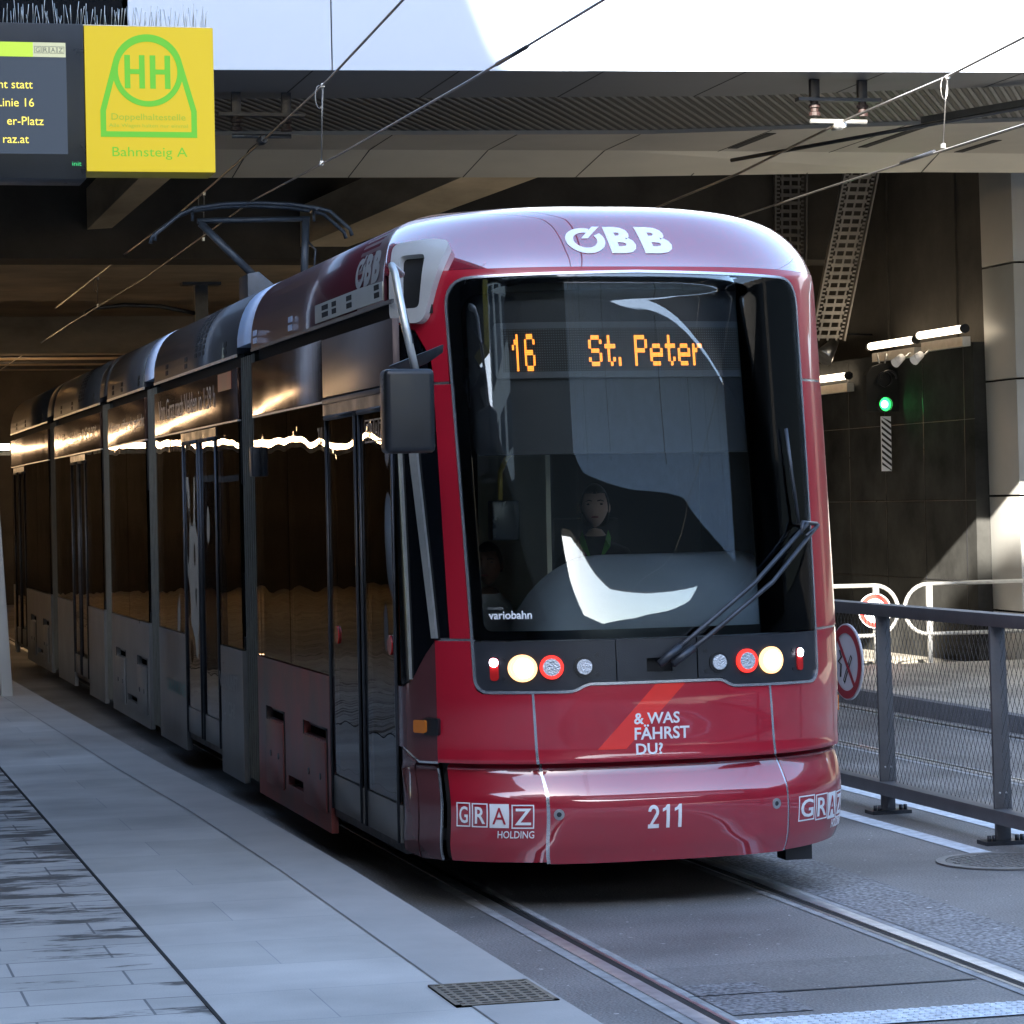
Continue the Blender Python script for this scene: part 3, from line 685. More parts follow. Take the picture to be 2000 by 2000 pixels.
ib = MB(); ib.box(4.02,4.52,15.28,15.40,1.0,1.90); ib.box(4.02,4.52,14.85,15.38,.9,1.02); ib.out('driver_seat', M_innerd, TR, bev=.03)
def seats(y):
    for x0 in (3.12, 3.62, 4.66):
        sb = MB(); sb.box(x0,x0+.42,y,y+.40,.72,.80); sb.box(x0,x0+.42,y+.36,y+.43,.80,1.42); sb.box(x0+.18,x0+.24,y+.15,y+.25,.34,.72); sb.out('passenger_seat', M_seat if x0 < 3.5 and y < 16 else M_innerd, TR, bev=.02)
seats(16.4); seats(17.3); seats(24.4); seats(25.4)
ib = MB(); ib.box(3.34,3.72,15.72,15.80,1.0,1.60); ib.out('seat_back', M_seat, TR, bev=.03)
# ---- body sections (left and right walls, roof, bellows)
SECT = [(14.00,18.39),(19.01,23.36),(24.03,26.81),(27.47,32.18),(32.99,38.35)]
DOORS = {0:(14.0,15.9), 1:(20.0,21.8), 3:(28.9,30.4), 4:(36.3,38.0)}
WHEELS = {0:[(17.42,18.05),(16.0,16.72)], 2:[(25.75,26.45),(24.2,24.85)], 4:[(35.0,35.7),(33.3,34.0)]}
def wallpoly(parent, name, mat, x, t, y0, y1, z0, z1, holes=(), bev=0):
    m = MB(); m.prism([(x,y0,z0),(x,y1,z0),(x,y1,z1),(x,y0,z1)], (t,0,0), [[(x,a,c),(x,b,c),(x,b,d),(x,a,d)] for a, b, c, d in holes]); return m.out(name, mat, parent)
def roofshell(name, y0, y1, mat, parent, v0=3.02, v1=4.4, holes=()):
    m = MB(); vs = [v0+(v1-v0)*i/22 for i in range(23)]
    for s in (-1, 1):
        ys = [y0, y1]; g = []
        for v in vs:
            z, yf, W = prof(v); z = max(z, 3.0); g.append([m.bm.verts.new((CX+s*W, y, z)) for y in ys])
        for a, b in zip(g, g[1:]): f = m.bm.faces.new([a[0], a[1], b[1], b[0]]); f.smooth = True
        if s == -1: gl_ = g
    f = m.bm.faces.new([gl_[-1][0], gl_[-1][1], g[-1][1], g[-1][0]])
    # end walls
    m2 = [gl_[i][0] for i in range(len(gl_))]; m3 = [g[i][0] for i in range(len(g))]
    for k in (0, 1):
        m.bm.faces.new([gl_[i][k] for i in range(len(gl_))]+[g[i][k] for i in reversed(range(len(g)))])
    return m.out(name, mat, parent)
for i, (y0, y1) in enumerate(SECT):
    sec = MB(); 
    if y0 > 14.01: sec.box(XL+.07,XR-.07,y0+.02,y0+.06,.2,2.95)
    sec.box(XL+.07,XR-.07,y1-.06,y1-.02,.2,2.95); sec.box(XL+.2,XR-.2,y0+.1,y1-.1,.12,.25)
    # end frames are open in the middle: cut by building them as jambs
    sec.bm.free(); sec = MB()
    for yy in ([y0+.02] if y0 > 14.01 else [])+[y1-.06]:
        sec.box(XL+.07,3.45,yy,yy+.04,.2,2.95); sec.box(4.8,XR-.07,yy,yy+.04,.2,2.95); sec.box(3.45,4.8,yy,yy+.04,2.3,2.95)
    sec.box(XL+.25,XR-.25,y0+(.7 if y0 < 14.1 else .1),y1-.1,.14,.25)
    root = sec.out('body_section', M_blackm, TR)
    d = DOORS.get(i); wh = WHEELS.get(i, [])
    z0 = .15
    skm = M_skirtred if i == 0 else M_skirtgrey
    # lower panels
    spans = []
    if d:
        if d[0] > y0+.1: spans.append((y0, d[0]))
        if d[1] < y1-.1: spans.append((d[1], y1))
    else: spans = [(y0, y1)]
    for a, b in spans:
        hs = [(p, q, .66, .735) for p, q in wh if a < p and q < b]
        if len(hs) == 2: hs.append((hs[1][1]+.02, hs[0][0]-.12, .30, .36))
        m = MB(); x = XL
        gaps = [[(x,h[0],h[2]),(x,h[1],h[2]),(x,h[1],h[3]),(x,h[0],h[3])] for h in hs]
        m.prism([(x,a,z0),(x,b,z0),(x,b,1.035),(x,a,1.035)], (.04,0,0), gaps); lp = m.out('lower_panel', skm, root)
        if hs:
            for h in hs[:2]:
                m = MB(); m.tube([(XL+.05,h[0],.72),(XL+.05,h[1],.72)], .02, 6); m.out('cover_hinge', M_dsteel, lp)
                m = MB(); m.prism([(XL-.012,h[0],.17+.08),(XL-.012,h[1],.25),(XL-.012,h[1],.655),(XL-.012,h[0],.655)], (.012,0,0)); cv = m.out('wheel_cover', skm, root, bev=.006)
                for yy in (h[0]+.15, h[1]-.2):
                    m = MB(); m.disc((XL-.012,yy,.45), (-1,0,0), .02, .006, 12); m.out('bolt', M_dsteel, cv, split=True)
            # slot lines between cover and panel
            m = MB()
            for h in hs[:2]:
                m.box(XL-.002,XL+.0,h[1]-.005,h[1]+.03,.26,.735); m.box(XL-.002,XL+.0,h[0]-.03,h[0]+.005,.26,.735)
            m.out('cover_slot', M_blackm, root, split=True)
        # glass above
        gz0, gz1 = 1.045, 2.572
        cuts = [a]; n_ = max(1, round((b-a)/1.5)); cuts = [a+(b-a)*k/n_ for k in range(n_+1)]
        for k in range(n_):
            m = MB(); m.box(XL+.004,XL+.014,cuts[k]+.008,cuts[k+1]-.008,gz0,gz1); m.out('side_window', M_side, root)
            m = MB(); m.box(XL+.016,XL+.05,cuts[k+1]-.07,cuts[k+1]+.0,gz0,gz1); m.box(XL+.016,XL+.05,cuts[k],cuts[k+1],gz0,gz0+.08); m.box(XL+.016,XL+.05,cuts[k],cuts[k+1],gz1-.42,gz1); m.out('window_frame', M_blackm, root, split=True)
    # header band
    hm = M_steelbrown
    h0 = y0+1.9 if i == 0 else y0
    m = MB(); m.box(XL,XL+.03,h0,y1,2.585,2.93); hd = m.out('header_panel', hm, root, bev=.004)
    if i == 0:
        m = MB(); m.box(XL-.006,XL+.03,13.97,y0+1.885,2.60,2.925); m.out('header_panel', M_headerplate, root, bev=.004)
        m = MB(); m.box(XL-.012,XL+.03,13.97,y0+1.885,2.562,2.592); m.out('header_rail', M_dsteel, root, bev=.004)
    m = MB(); m.box(XL-.003,XL+.02,h0,y1,2.572,2.583); m.out('header_rail', M_alu, root)
    m = MB(); m.box(XL+.05,XL+.07,y0,y1,2.90,3.03); m.out('gutter_recess', M_blackm, root)
    # right wall
    m = MB(); yr = 14.62 if i == 0 else y0; m.box(XR-.04,XR,yr,y1,z0,1.035); m.box(XR-.03,XR,yr,y1,2.585,3.0); m.out('right_panel', skm, root, split=True)
    m = MB(); m.box(XR-.014,XR-.004,yr,y1,1.045,2.575); m.out('right_window', M_side, root)
    # roof
    fm = M_fair_red if i == 0 else M_fair_grey
    if i == 0:
        rf = roofshell('roof_fairing', 14.6, y1, fm, root)
    else: rf = roofshell('roof_fairing', y0, y1, fm, root)
    m = MB(); m.box(XL-.004,XL+.006,13.97 if i == 0 else y0,y1,3.0,3.02); m.out('roof_edge_trim', M_alu if i else M_dsteel, root)
    # grille slots
    def slot(ya, yb, za, zb, mt=M_blackm):
        m = MB(); W = prof((za+zb)/2)[2]; Wb = prof(za)[2]; Wt = prof(zb)[2]
        zA = prof(za)[0]; zB = prof(zb)[0]
        m.prism([(CX-Wb-.004,ya,zA),(CX-Wb-.004,yb,zA),(CX-Wt-.004,yb,zB),(CX-Wt-.004,ya,zB)], (.004,0,0)); return m
    for fy in ((.10, .55, .8) if i != 0 else (.30, .65, .95)):
        ya = y0+(y1-y0)*fy
        for dy, (za, zb) in ((0, (3.045, 3.08)), (0, (3.095, 3.13))):
            if ya < 15.9: continue
            slot(ya, ya+.13, za, zb).out('vent', M_bellowblue if (i == 0) else M_blackm, rf)
    if i in (1, 3):
        for a in range(12):
            for b in range(3): 
                yy = y0+1.5+b*.17; v = 3.12+a*.042
                if (a*7+b*3) % 5 == 0: continue
                slot(yy, yy+.09, v, v+.026).out('vent', M_blackm, rf) if False else None
        mm = MB()
        for a in range(12):
            for b in range(3):
                yy = y0+1.5+b*.19; v = 3.10+a*.043
                Wb = prof(v)[2]; Wt = prof(v+.028)[2]
                mm.prism([(CX-Wb-.004,yy,prof(v)[0]),(CX-Wb-.004,yy+.10,prof(v)[0]),(CX-Wt-.004,yy+.10,prof(v+.028)[0]),(CX-Wt-.004,yy,prof(v+.028)[0])], (.004,0,0))
        mm.out('vent_grid', M_blackm, rf)
    # doors
    if d:
        da, dbb = d; mid = (da+dbb)/2
        m = MB()
        m.box(XL+.02,XL+.05,da-.0,da+.05,.28,2.52); m.box(XL+.02,XL+.05,dbb-.05,dbb,.28,2.52); m.box(XL-.004,XL+.05,da,dbb,2.50,2.562); m.box(XL+.02,XL+.05,da,dbb,.25,.30)
        m.box(XL+.03,XL+.06,mid-.06,mid+.06,.30,2.5)
        dr = m.out('door', M_black, TR)
        for a, b in ((da+.055, mid-.05), (mid+.05, dbb-.055)):
            m = MB(); m.box(XL+.006,XL+.016,a,b,.50,2.47); m.out('door_glass', M_door, dr)
            m = MB(); m.box(XL+.004,XL+.026,a,b,.30,.49); m.out('door_kick_panel', M_skirtgrey, dr, bev=.003)
            m = MB(); m.tube([(XL+.0,a+.012,.30),(XL+.0,a+.012,2.49)], .010, 6); m.tube([(XL+.0,b-.012,.30),(XL+.0,b-.012,2.49)], .010, 6); m.tube([(XL+.0,a,2.485),(XL+.0,b,2.485)], .015, 6); m.out('door_frame', M_dsteel, dr, split=True)
        if i == 0:
            m = MB(); m.disc((XL+.004,14.20,1.285), (-1,0,0), .05, .008, 20); m.disc((XL+.004,15.62,1.28), (-1,0,0), .05, .008, 20); m.out('door_button', M_redlens, dr, split=True)
            bx = [(14.28+.12*k, 14.28+.12*k+.11) for k in range(4)][::-1]
            trs = []
            for (b_, a_2), ch in zip([(q[1], q[0]) for q in bx], 'GRAZ'):
                lo_, hi_ = min(a_2, b_), max(a_2, b_)
                trs.append(([(lo_,2.32),(hi_,2.32),(hi_,2.44),(lo_,2.44),(lo_+.008,2.328),(hi_-.008,2.328),(hi_-.008,2.432),(lo_+.008,2.432)], [(0,1,5,4),(1,2,6,5),(2,3,7,6),(3,0,4,7)]))
                tt = fit(text_tris(ch, 1, 0), 0, 1, 2.34, 2.42); trs.append(([(hi_-.02-px*.07, py) for px, py in tt[0]], tt[1]))
            flat2d('door_logo', merge(*trs), lambda a, b: (XL+.003, a, b), M_greylet, dr)
            tt = fit(text_tris('211', 1, .01), 0, 1, 2.345, 2.44)
            flat2d('side_number', ([(16.09-px*.14, py) for px, py in tt[0]], tt[1]), lambda a, b: (XL-.001, a, b), M_greylet, root)
    def sidetext(s, ya, yb, z0_, z1_, mt, par, bold=.0):
        tt = fit(text_tris(s, 1, bold), 0, 1, z0_, z1_); flat2d('advert_line', ([(yb-px*(yb-ya), py) for px, py in tt[0]], tt[1]), lambda a, b: (XL-.003, a, b), mt, par)
    if i == 1:
        sidetext('Von Graz nach Velden in 1:39 h', 20.0, 23.1, 2.70, 2.86, M_greylet, hd)
        m = MB(); m.box(XL-.004,XL,19.25,19.85,2.80,2.92); m.out('advert_patch', M_skirtred, hd)
        sidetext('VERNUNFT', 19.22, 20.05, .745, .85, M_greylet, root, .02); sidetext('DICH!', 19.37, 19.86, .555, .66, M_greylet, root, .02); sidetext('UMARMUNG', 21.83, 22.9, .55, .65, M_teallet, root, .02)
    if i == 2: sidetext('K\u00e4rnten, n\u00e4her als gedacht', 24.05, 26.6, 2.66, 2.80, M_greylet, hd)
    if i == 3: sidetext('Graz - Velden ab \u20ac 9,90*', 27.8, 31.3, 2.68, 2.82, M_greylet, hd)
    if i == 0:
        m = MB(); m.box(XL-.05,XL+.01,18.16,18.26,2.19,2.38); m.out('exterior_camera', M_dsteel, root, bev=.012)
        tt = fit(text_tris('BB', 1, .05), 0, 1, 3.135, 3.33)
    if i < 4:
        # bellows: ribbed side and pale ring on top
        yb0, yb1 = y1, SECT[i+1][0]; m = MB(); nr = 14
        for k in range(nr):
            ya = yb0+(yb1-yb0)*k/nr; yb = ya+(yb1-yb0)/nr*.7; q = .035 if k % 2 else .02
            m.box(XL+q,XL+q+.05,ya,yb,.2,2.99)
        m.box(XL+.06,XL+.10,yb0,yb1,.2,2.95)
        be = m.out('bellows', M_bellow, TR)
        m = MB(); m.box(XR-.09,XR-.04,yb0,yb1,.2,2.99); m.out('bellows', M_bellow, TR)
        roofshell('bellows_cover', yb0+.03, yb1-.03, M_bellowblue if i < 2 else M_fair_grey, be, 3.06, 4.4).scale = (1, 1, 1)
# side logo on the roof flank, drawn from the front backwards
oebb(TR, 1.49, 2.12, 3.14, 3.335, .003, M_greylet) if False else None
def oebb_side():
    w = 1.0; cx = .19; cy = .47
    r = ring2d(0, 0, 1, .60, 48, radians(68), radians(68+325)); ri = ([(cx+px*.185, cy+py*.47) for px, py in r[0]], r[1])
    tick = poly2d([(cx-.033, cy+.056), (cx+.03, cy+.056), (cx+.18, cy+.545), (cx+.11, cy+.545)])
    tr = merge(ri, tick, fit(text_tris('B', 1, .05), .40, .655, 0, 1), fit(text_tris('B', 1, .05), .715, 1, 0, 1))
    u0, u1, v0, v1 = -2.16, -1.53, 3.135, 3.335
    tr = ([(u0+x*(u1-u0)+.05*y, v0+y*(v1-v0)) for x, y in tr[0]], tr[1])
    skin('operator_logo', None, .004, .0015, M_greylet, TR, .05, tris=tr)
# front roof flank between dome and first fairing
fl = skin('roof_flank', [[(-1.40,3.02),(-1.40,4.395),(-2.10,4.395),(-2.10,3.02)]], 0, .015, M_fair_red, TR, .06)
skin('roof_flank', [[(1.40,3.02),(1.40,4.395),(2.10,4.395),(2.10,3.02)]], 0, .015, M_redroof, TR, .06)
skin('vent_plate', [[(-1.42,3.03),(-1.42,3.125),(-2.0,3.135),(-3.3,3.135),(-3.3,3.03)]], .006, .008, P('pale_vent_plate', (.34,.36,.32), .3, .6, .1, 4), TR)
for a, b in ((-1.62,-1.50),(-2.36,-2.22),(-2.78,-2.66),(-3.08,-2.90)):
    for c in ((3.05,3.078),(3.09,3.118)):
        skin('vent', [rect(a,b,c[0],c[1])], .008, .003, M_blackm, TR)
oebb_side()
# chassis and bogies
m = MB(); m.box(XL+.35,XR-.35,14.7,38,.12,.22)
for y in (16.2,17.6,24.6,26.1,34,35.4):
    for x in (3.42, 4.83): m.disc((x-.05,y,.31), (1,0,0), .30, .10, 24)
m.out('bogie', M_blackm, TR)
m = MB(); m.box(4.86,5.0,13.62,13.75,.17,.25); m.out('track_brake_box', M_black, TR)
# pantograph
m = MB(); m.box(3.95,4.65,25.0,25.9,3.53,3.62); 
m.prism([(4.05,25.15,3.62),(4.60,25.15,3.62),(4.60,25.15,4.02),(4.50,25.15,3.98),(4.40,25.15,3.93),(4.28,25.15,3.97),(4.15,25.15,4.08),(4.05,25.15,4.06)], (0,.5,0))
pg = m.out('pantograph_base', M_panto, TR, bev=.01)
m = MB(); m.tube([(4.16,25.4,4.05),(3.69,25.5,4.54)], .035, 8); m.tube([(4.60,25.4,4.0),(4.645,25.5,4.58)], .035, 8); m.tube([(4.70,25.42,4.15),(4.72,25.45,4.3),(4.66,25.5,4.38)], .01, 6); m.out('pantograph_arm', M_panto, TR, split=True)
m = MB(); m.tube([(3.66,25.5,4.56),(4.68,25.5,4.585)], .025, 8)
for dy in (-.14, .14):
    m.tube([(3.26,25.5+dy,4.37),(3.27,25.5+dy,4.43),(3.50,25.5+dy,4.61),(3.62,25.5+dy,4.66),(3.9,25.5+dy,4.70),(4.18,25.5+dy,4.71),(4.5,25.5+dy,4.70),(4.74,25.5+dy,4.665),(4.84,25.5+dy,4.64),(5.02,25.5+dy,4.48),(5.04,25.5+dy,4.42)], .018, 8)
for x in (3.62, 4.72): m.tube([(x,25.34,4.66),(x,25.66,4.66)], .015, 6); m.tube([(x,25.5,4.65),(x,25.5,4.56)], .015, 6)
m.out('collector_bow', M_panto, TR)
m = MB()
m.box(4.0,4.4,19.2,23.0,3.53,3.64); m.out('roof_equipment', M_fair_grey, TR, bev=.02)

# ================================================================== PEOPLE
def person(loc, yaw, label, skinm, top, collar, hair_back):
    T = thing('person', loc, label, 'person'); L0 = Vector(loc)
    J = {'pel':(0,.02,.10),'wai':(0,.03,.28),'che':(0,.02,.48),'nk0':(0,.015,.60),'nk1':(0,0,.69),
         'shL':(-.17,.02,.545),'elL':(-.23,-.04,.28),'wrL':(-.16,-.27,.26),'haL':(-.14,-.34,.27),'shR':(.17,.02,.545),'elR':(.23,-.04,.28),'wrR':(.16,-.27,.26),'haR':(.14,-.34,.27),
         'hpL':(-.10,0,.06),'knL':(-.12,-.42,.08),'anL':(-.12,-.45,-.36),'toL':(-.12,-.60,-.38),'hpR':(.10,0,.06),'knR':(.12,-.42,.08),'anR':(.12,-.45,-.36),'toR':(.12,-.60,-.38)}
    R_ = dict(pel=.14,wai=.125,che=.135,nk0=.075,nk1=.052,shL=.065,elL=.045,wrL=.03,haL=.035,shR=.065,elR=.045,wrR=.03,haR=.035,hpL=.09,knL=.062,anL=.04,toL=.035,hpR=.09,knR=.062,anR=.04,toR=.035)
    E_ = [('pel','wai'),('wai','che'),('che','nk0'),('nk0','nk1'),('che','shL'),('shL','elL'),('elL','wrL'),('wrL','haL'),('che','shR'),('shR','elR'),('elR','wrR'),('wrR','haR'),('pel','hpL'),('hpL','knL'),('knL','anL'),('anL','toL'),('pel','hpR'),('hpR','knR'),('knR','anR'),('anR','toR')]
    ks = list(J); me = bpy.data.meshes.new('p'); me.from_pydata([J[k] for k in ks], [(ks.index(a), ks.index(b)) for a, b in E_], [])
    ob = bpy.data.objects.new('p', me); COL.objects.link(ob); ob.modifiers.new('s', 'SKIN'); sd = ob.modifiers.new('u', 'SUBSURF'); sd.levels = 1
    for k, sv in zip(ks, me.skin_vertices[0].data): sv.radius = (R_[k], R_[k]*.82); sv.use_root = (k == 'pel')
    dg = bpy.context.evaluated_depsgraph_get(); dg.update(); body = bpy.data.meshes.new_from_object(ob.evaluated_get(dg)); bpy.data.objects.remove(ob)
    bm = bmesh.new(); bm.from_mesh(body)
    for f in bm.faces:
        c = f.calc_center_median(); f.smooth = True; f.material_index = 1 if (c.z < .62 and not (c.y < -.26 and c.z > .2)) else 0
    mb = MB(); mb.bm.free(); mb.bm = bm
    # head: one egg-shaped surface pushed out into brow, nose, lips and chin
    n, mm = 28, 22; rows = []; hc = Vector((0,-.015,.80))
    for j in range(mm+1):
        th = pi*j/mm; row = []
        for k in range(n):
            ph = 2*pi*k/n; x = sin(th)*cos(ph); y = sin(th)*sin(ph); z = cos(th)
            px, py, pz = x*.074, y*.094, z*.115
            if z < 0: px *= 1-.30*(-z)**1.5; py = py*(1-.10*-z)-(.012*-z if y < 0 else -.006*-z)
            if y < 0:
                fr = max(0, -y)
                py -= .026*exp(-(px/.011)**2-((pz+.022)/.018)**2)*fr; py -= .012*exp(-(px/.009)**2-((pz-.005)/.024)**2)*fr
                py -= .007*exp(-(px/.022)**2-((pz+.062)/.010)**2)*fr; py -= .008*exp(-(px/.02)**2-((pz+.098)/.014)**2)*fr
                for s in (-1, 1): py += .009*exp(-((px-s*.031)/.015)**2-((pz-.010)/.011)**2)*fr
                py -= .006*exp(-(px/.045)**2-((pz-.032)/.010)**2)*fr
            row.append(bm.verts.new(hc+Vector((px, py, pz))))
        rows.append(row)
    for j in range(mm):
        for k in range(n):
            f = bm.faces.new([rows[j][k], rows[j+1][k], rows[j+1][(k+1) % n], rows[j][(k+1) % n]]); f.smooth = True
    for s in (-1, 1): mb.ball(hc+Vector((s*.076,.008,-.012)), .009, .018, .028, 10, 8)
    R3 = Matrix.Rotation(yaw, 4, 'Z')
    def fin(mb_, name, mats, par=T):
        bmesh.ops.remove_doubles(mb_.bm, verts=mb_.bm.verts, dist=1e-5); bmesh.ops.transform(mb_.bm, matrix=Matrix.Translation(L0) @ R3, verts=mb_.bm.verts)
        bmesh.ops.recalc_face_normals(mb_.bm, faces=mb_.bm.faces)
        m_ = bpy.data.meshes.new(name); mb_.bm.to_mesh(m_); mb_.bm.free(); return put(name, m_, mats, par)
    body_o = fin(mb, 'body', [skinm, top])
    f = MB(); 
    for s in (-1, 1): f.ball(hc+Vector((s*.031,-.0735,.010)), .014, .009, .006, 12, 8)
    for s in (-1, 1): f.tube([hc+Vector((s*.014,-.092,.027)), hc+Vector((s*.032,-.091,.032)), hc+Vector((s*.048,-.078,.026))], .003, 5)
    fin(f, 'eyes', [M_hair])
    f = MB(); f.ball(hc+Vector((0,-.0995,-.060)), .021, .007, .006, 12, 8); fin(f, 'lips', [M_lips])
    h = MB(); n, mm = 24, 16; rows = []
    for j in range(mm+1):
        th = pi*j/mm*.62; row = []
        for k in range(n):
            ph = 2*pi*k/n; x = sin(th)*cos(ph); y = sin(th)*sin(ph); z = cos(th)
            drop = 0 if y < -.35 else (.35+y)*hair_back*(j/mm)**2
            fy = min(1, max(0, (-y-.15)/.5)); zz = z*.124; zz = zz if j < mm*.55 else zz*(1-fy)+max(zz, .066+.012*abs(x))*fy
            row.append(h.bm.verts.new(hc+Vector((x*.081, y*.100+.008, zz-drop))))
        rows.append(row)
    for j in range(mm):
        for k in range(n): ff = h.bm.faces.new([rows[j][k], rows[j+1][k], rows[j+1][(k+1) % n], rows[j][(k+1) % n]]); ff.smooth = True
    fin(h, 'hair', [M_hair])
    if collar:
        c = MB()
        for s in (-1, 1): c.prism([(s*.02,-.125,.50),(s*.055,-.105,.62),(s*.07,-.03,.67),(s*.085,-.05,.63),(s*.08,-.11,.58)], (0,.012,0))
        fin(c, 'blouse_collar', [collar])
    return T
person((4.30,15.02,1.165), -.28, 'woman in dark jacket and green blouse driving the tram, seen through windshield', M_skin, M_jacket, M_green, .06)
person((3.755,15.25,.86), -.45, 'passenger with short dark hair and white shirt, seated behind left windshield corner', M_skin2, M_shirt, None, .0)

# ================================================================== GROUND
def poly_slab(name, pts, z0, z1, mat, parent=None):
    m = MB(); m.prism([(x, y, z0) for x, y in pts], (0, 0, z1-z0)); return m.out(name, mat, parent)
m = MB(); m.face([(-300,-300,0),(300,-300,0),(300,300,0),(-300,300,0)]); tag(m.out('road', M_asph), kind='structure')
pe = [(2.70,-30),(2.70,14),(2.66,17),(2.57,20),(2.50,23.5),(2.42,27.4),(2.36,31),(2.3,62)]
tag(poly_slab('platform', pe+[(-12,62),(-12,-30)], .0, .20, M_pave), kind='structure')
# pale edge stones and the dark drainage joint
es = [(x-.34, y) for x, y in pe]
m = MB()
for i in range(len(pe)-1):
    (x0, y0), (x1, y1) = pe[i], pe[i+1]
    m.face([(x0-.34,y0,.2035),(x0-.002,y0,.2035),(x1-.002,y1,.2035),(x1-.34,y1,.2035)])
M_edge = P('edge_stone', (.38,.365,.345), .6, 0, .12, 1.5, bump=.1, bs=90)
tag(m.out('platform_edge_stones', M_edge), kind='structure')
m = MB(); m.box(1.455,1.469,-5,60,.2,.2045); tag(m.out('platform_joint', M_blackm), kind='structure')
m = MB()
for i in range(len(pe)-1):
    (x0, y0), (x1, y1) = pe[i], pe[i+1]
    m.face([(x0-.345,y0,.2045),(x0-.339,y0,.2045),(x1-.339,y1,.2045),(x1-.345,y1,.2045)])
tag(m.out('platform_joint', P('joint_grey', (.22,.21,.20), .8)), kind='structure')
def strip(name, mat, x0, x1, y0, y1, z, n=1):
    m = MB(); m.face([(x0,y0,z),(x1,y0,z),(x1,y1,z),(x0,y1,z)]); return tag(m.out(name, mat), kind='structure')
for c in (CX, 8.95):
    for s in (-1, 1):
        g = c+s*.7175; a, b = sorted((g, g+s*.07)); t = thing('tram_rail', (g, 14, 0), '%s' % {(CX,-1):'grooved tram rail in the asphalt nearest the platform',(CX,1):'grooved tram rail on the fence side of the near track',(8.95,-1):'far track rail just behind the mesh fence',(8.95,1):'far track rail beside the raised kerb'}[(c, s)], 'rail', 'embedded tram rails')
        m = MB(); m.box(a,b,-10,60,-.02,.010); m.out('rail_head', M_rail, t, bev=.003)
        a2, b2 = sorted((g, g-s*.042)); m = MB(); m.box(a2,b2,-10,60,-.02,.0045); m.out('rail_groove', M_blackm, t)
        a3, b3 = sorted((g-s*.042, g-s*.062)); m = MB(); m.box(a3,b3,-10,60,-.02,.007); m.out('rail_lip', M_steel, t)
        a4, b4 = sorted((g+s*.07, g+s*.125)); strip('mortar_band', M_mortar, a4, b4, -10, 60, .004)
        a4, b4 = sorted((g-s*.062, g-s*.105)); strip('mortar_band', M_mortar, a4, b4, -10, 60, .004)
strip('coarse_asphalt_band', M_rough, 4.975, 5.45, -5, 40, .004)
strip('coarse_asphalt_band', M_rough, 3.52, 3.85, 10.5, 11.2, .004)
strip('asphalt_patch', asphalt('patched_asphalt', (.14,.137,.133), .4, 90, .004), 3.52, 4.72, 10.95, 11.65, .0035)
strip('asphalt_seam', P('tar_seam', (.03,.03,.032), .7), 3.48, 4.72, 10.93, 10.95, .004)
strip('white_edge_line', M_whitepaint, 6.34, 6.47, 2, 60, .004)
strip('white_edge_line', M_whitepaint, 6.93, 7.06, 2, 60, .004)
strip('tactile_strip', M_whitepaint, 3.48, 4.70, 10.12, 10.38, .0065)
m = MB()
for i in range(26):
    for j in range(5): m.disc((3.52+i*.045, 10.15+j*.05, .006), (0,0,1), .014, .006, 8)
tag(m.out('tactile_studs', M_whitepaint), kind='structure')
# drain grate in platform
t = thing('drain_grate', (2.5,10.2,.2), 'rectangular rusty metal drain grate set in the platform edge', 'grate')
m = MB(); x0, x1, y0, y1 = 2.30, 2.68, 9.95, 10.42
m.box(x0,x1,y0,y0+.02,.2,.208); m.box(x0,x1,y1-.02,y1,.2,.208); m.box(x0,x0+.02,y0,y1,.2,.208); m.box(x1-.02,x1,y0,y1,.2,.208)
for i in range(1, 9): m.box(x0, x1, y0+i*(y1-y0)/9-.011, y0+i*(y1-y0)/9+.011, .2, .2075)
for i in range(1, 8): m.box(x0+i*(x1-x0)/8-.008, x0+i*(x1-x0)/8+.008, y0, y1, .2, .2070)
m.out('grate_bars', P('rusty_grate', (.20,.17,.13), .6, .4, .4, 14), t)
m = MB(); m.box(x0,x1,y0,y1,.2,.2055); m.out('grate_well', M_blackm, t)
t = thing('manhole_cover', (6.36,14.35,0), 'round iron manhole cover overlapping the white line by the fence', 'manhole cover')
M_iron = P('cast_iron', (.22,.22,.215), .5, .4, .2, 20, bump=.2, bs=80)
m = MB(); m.disc((6.36,14.35,.004), (0,0,1), .36, .006, 48, .31); m.out('rim', M_iron, t)
m = MB(); m.disc((6.36,14.35,.003), (0,0,1), .305, .005, 48); m.out('lid', P('worn_iron', (.15,.15,.145), .5, .4, .2, 20), t)
m = MB()
for i in range(14):
    for j in range(14):
        x = 6.36+(i-6.5)*.042; y = 14.35+(j-6.5)*.042
        if hypot(x-6.36, y-14.35) < .28: m.obox((x,y,.0095), (1,1 if (i+j) % 2 else -1,0), (-1,1 if not (i+j) % 2 else -1,0) if 0 else ((-1,1,0) if (i+j) % 2 else (1,1,0)), (0,0,1), .017, .005, .0025)
m.out('tread_pattern', M_iron, t)
# far platform
tag(poly_slab('far_platform', [(9.98,-10),(9.98,29.3),(30,29.3),(30,-10)], 0, .14, M_side_pave), kind='structure')
tag(poly_slab('kerb', [(9.86,-10),(9.86,29.4),(9.979,29.4),(9.979,-10)], 0, .145, M_kerb), kind='structure')
m = MB(); m.face([(9.98,29.3,.004),(14,29.3,.004),(14,60,.004),(9.98,60,.004)]); tag(m.out('tunnel_paving', M_side_pave), kind='structure')

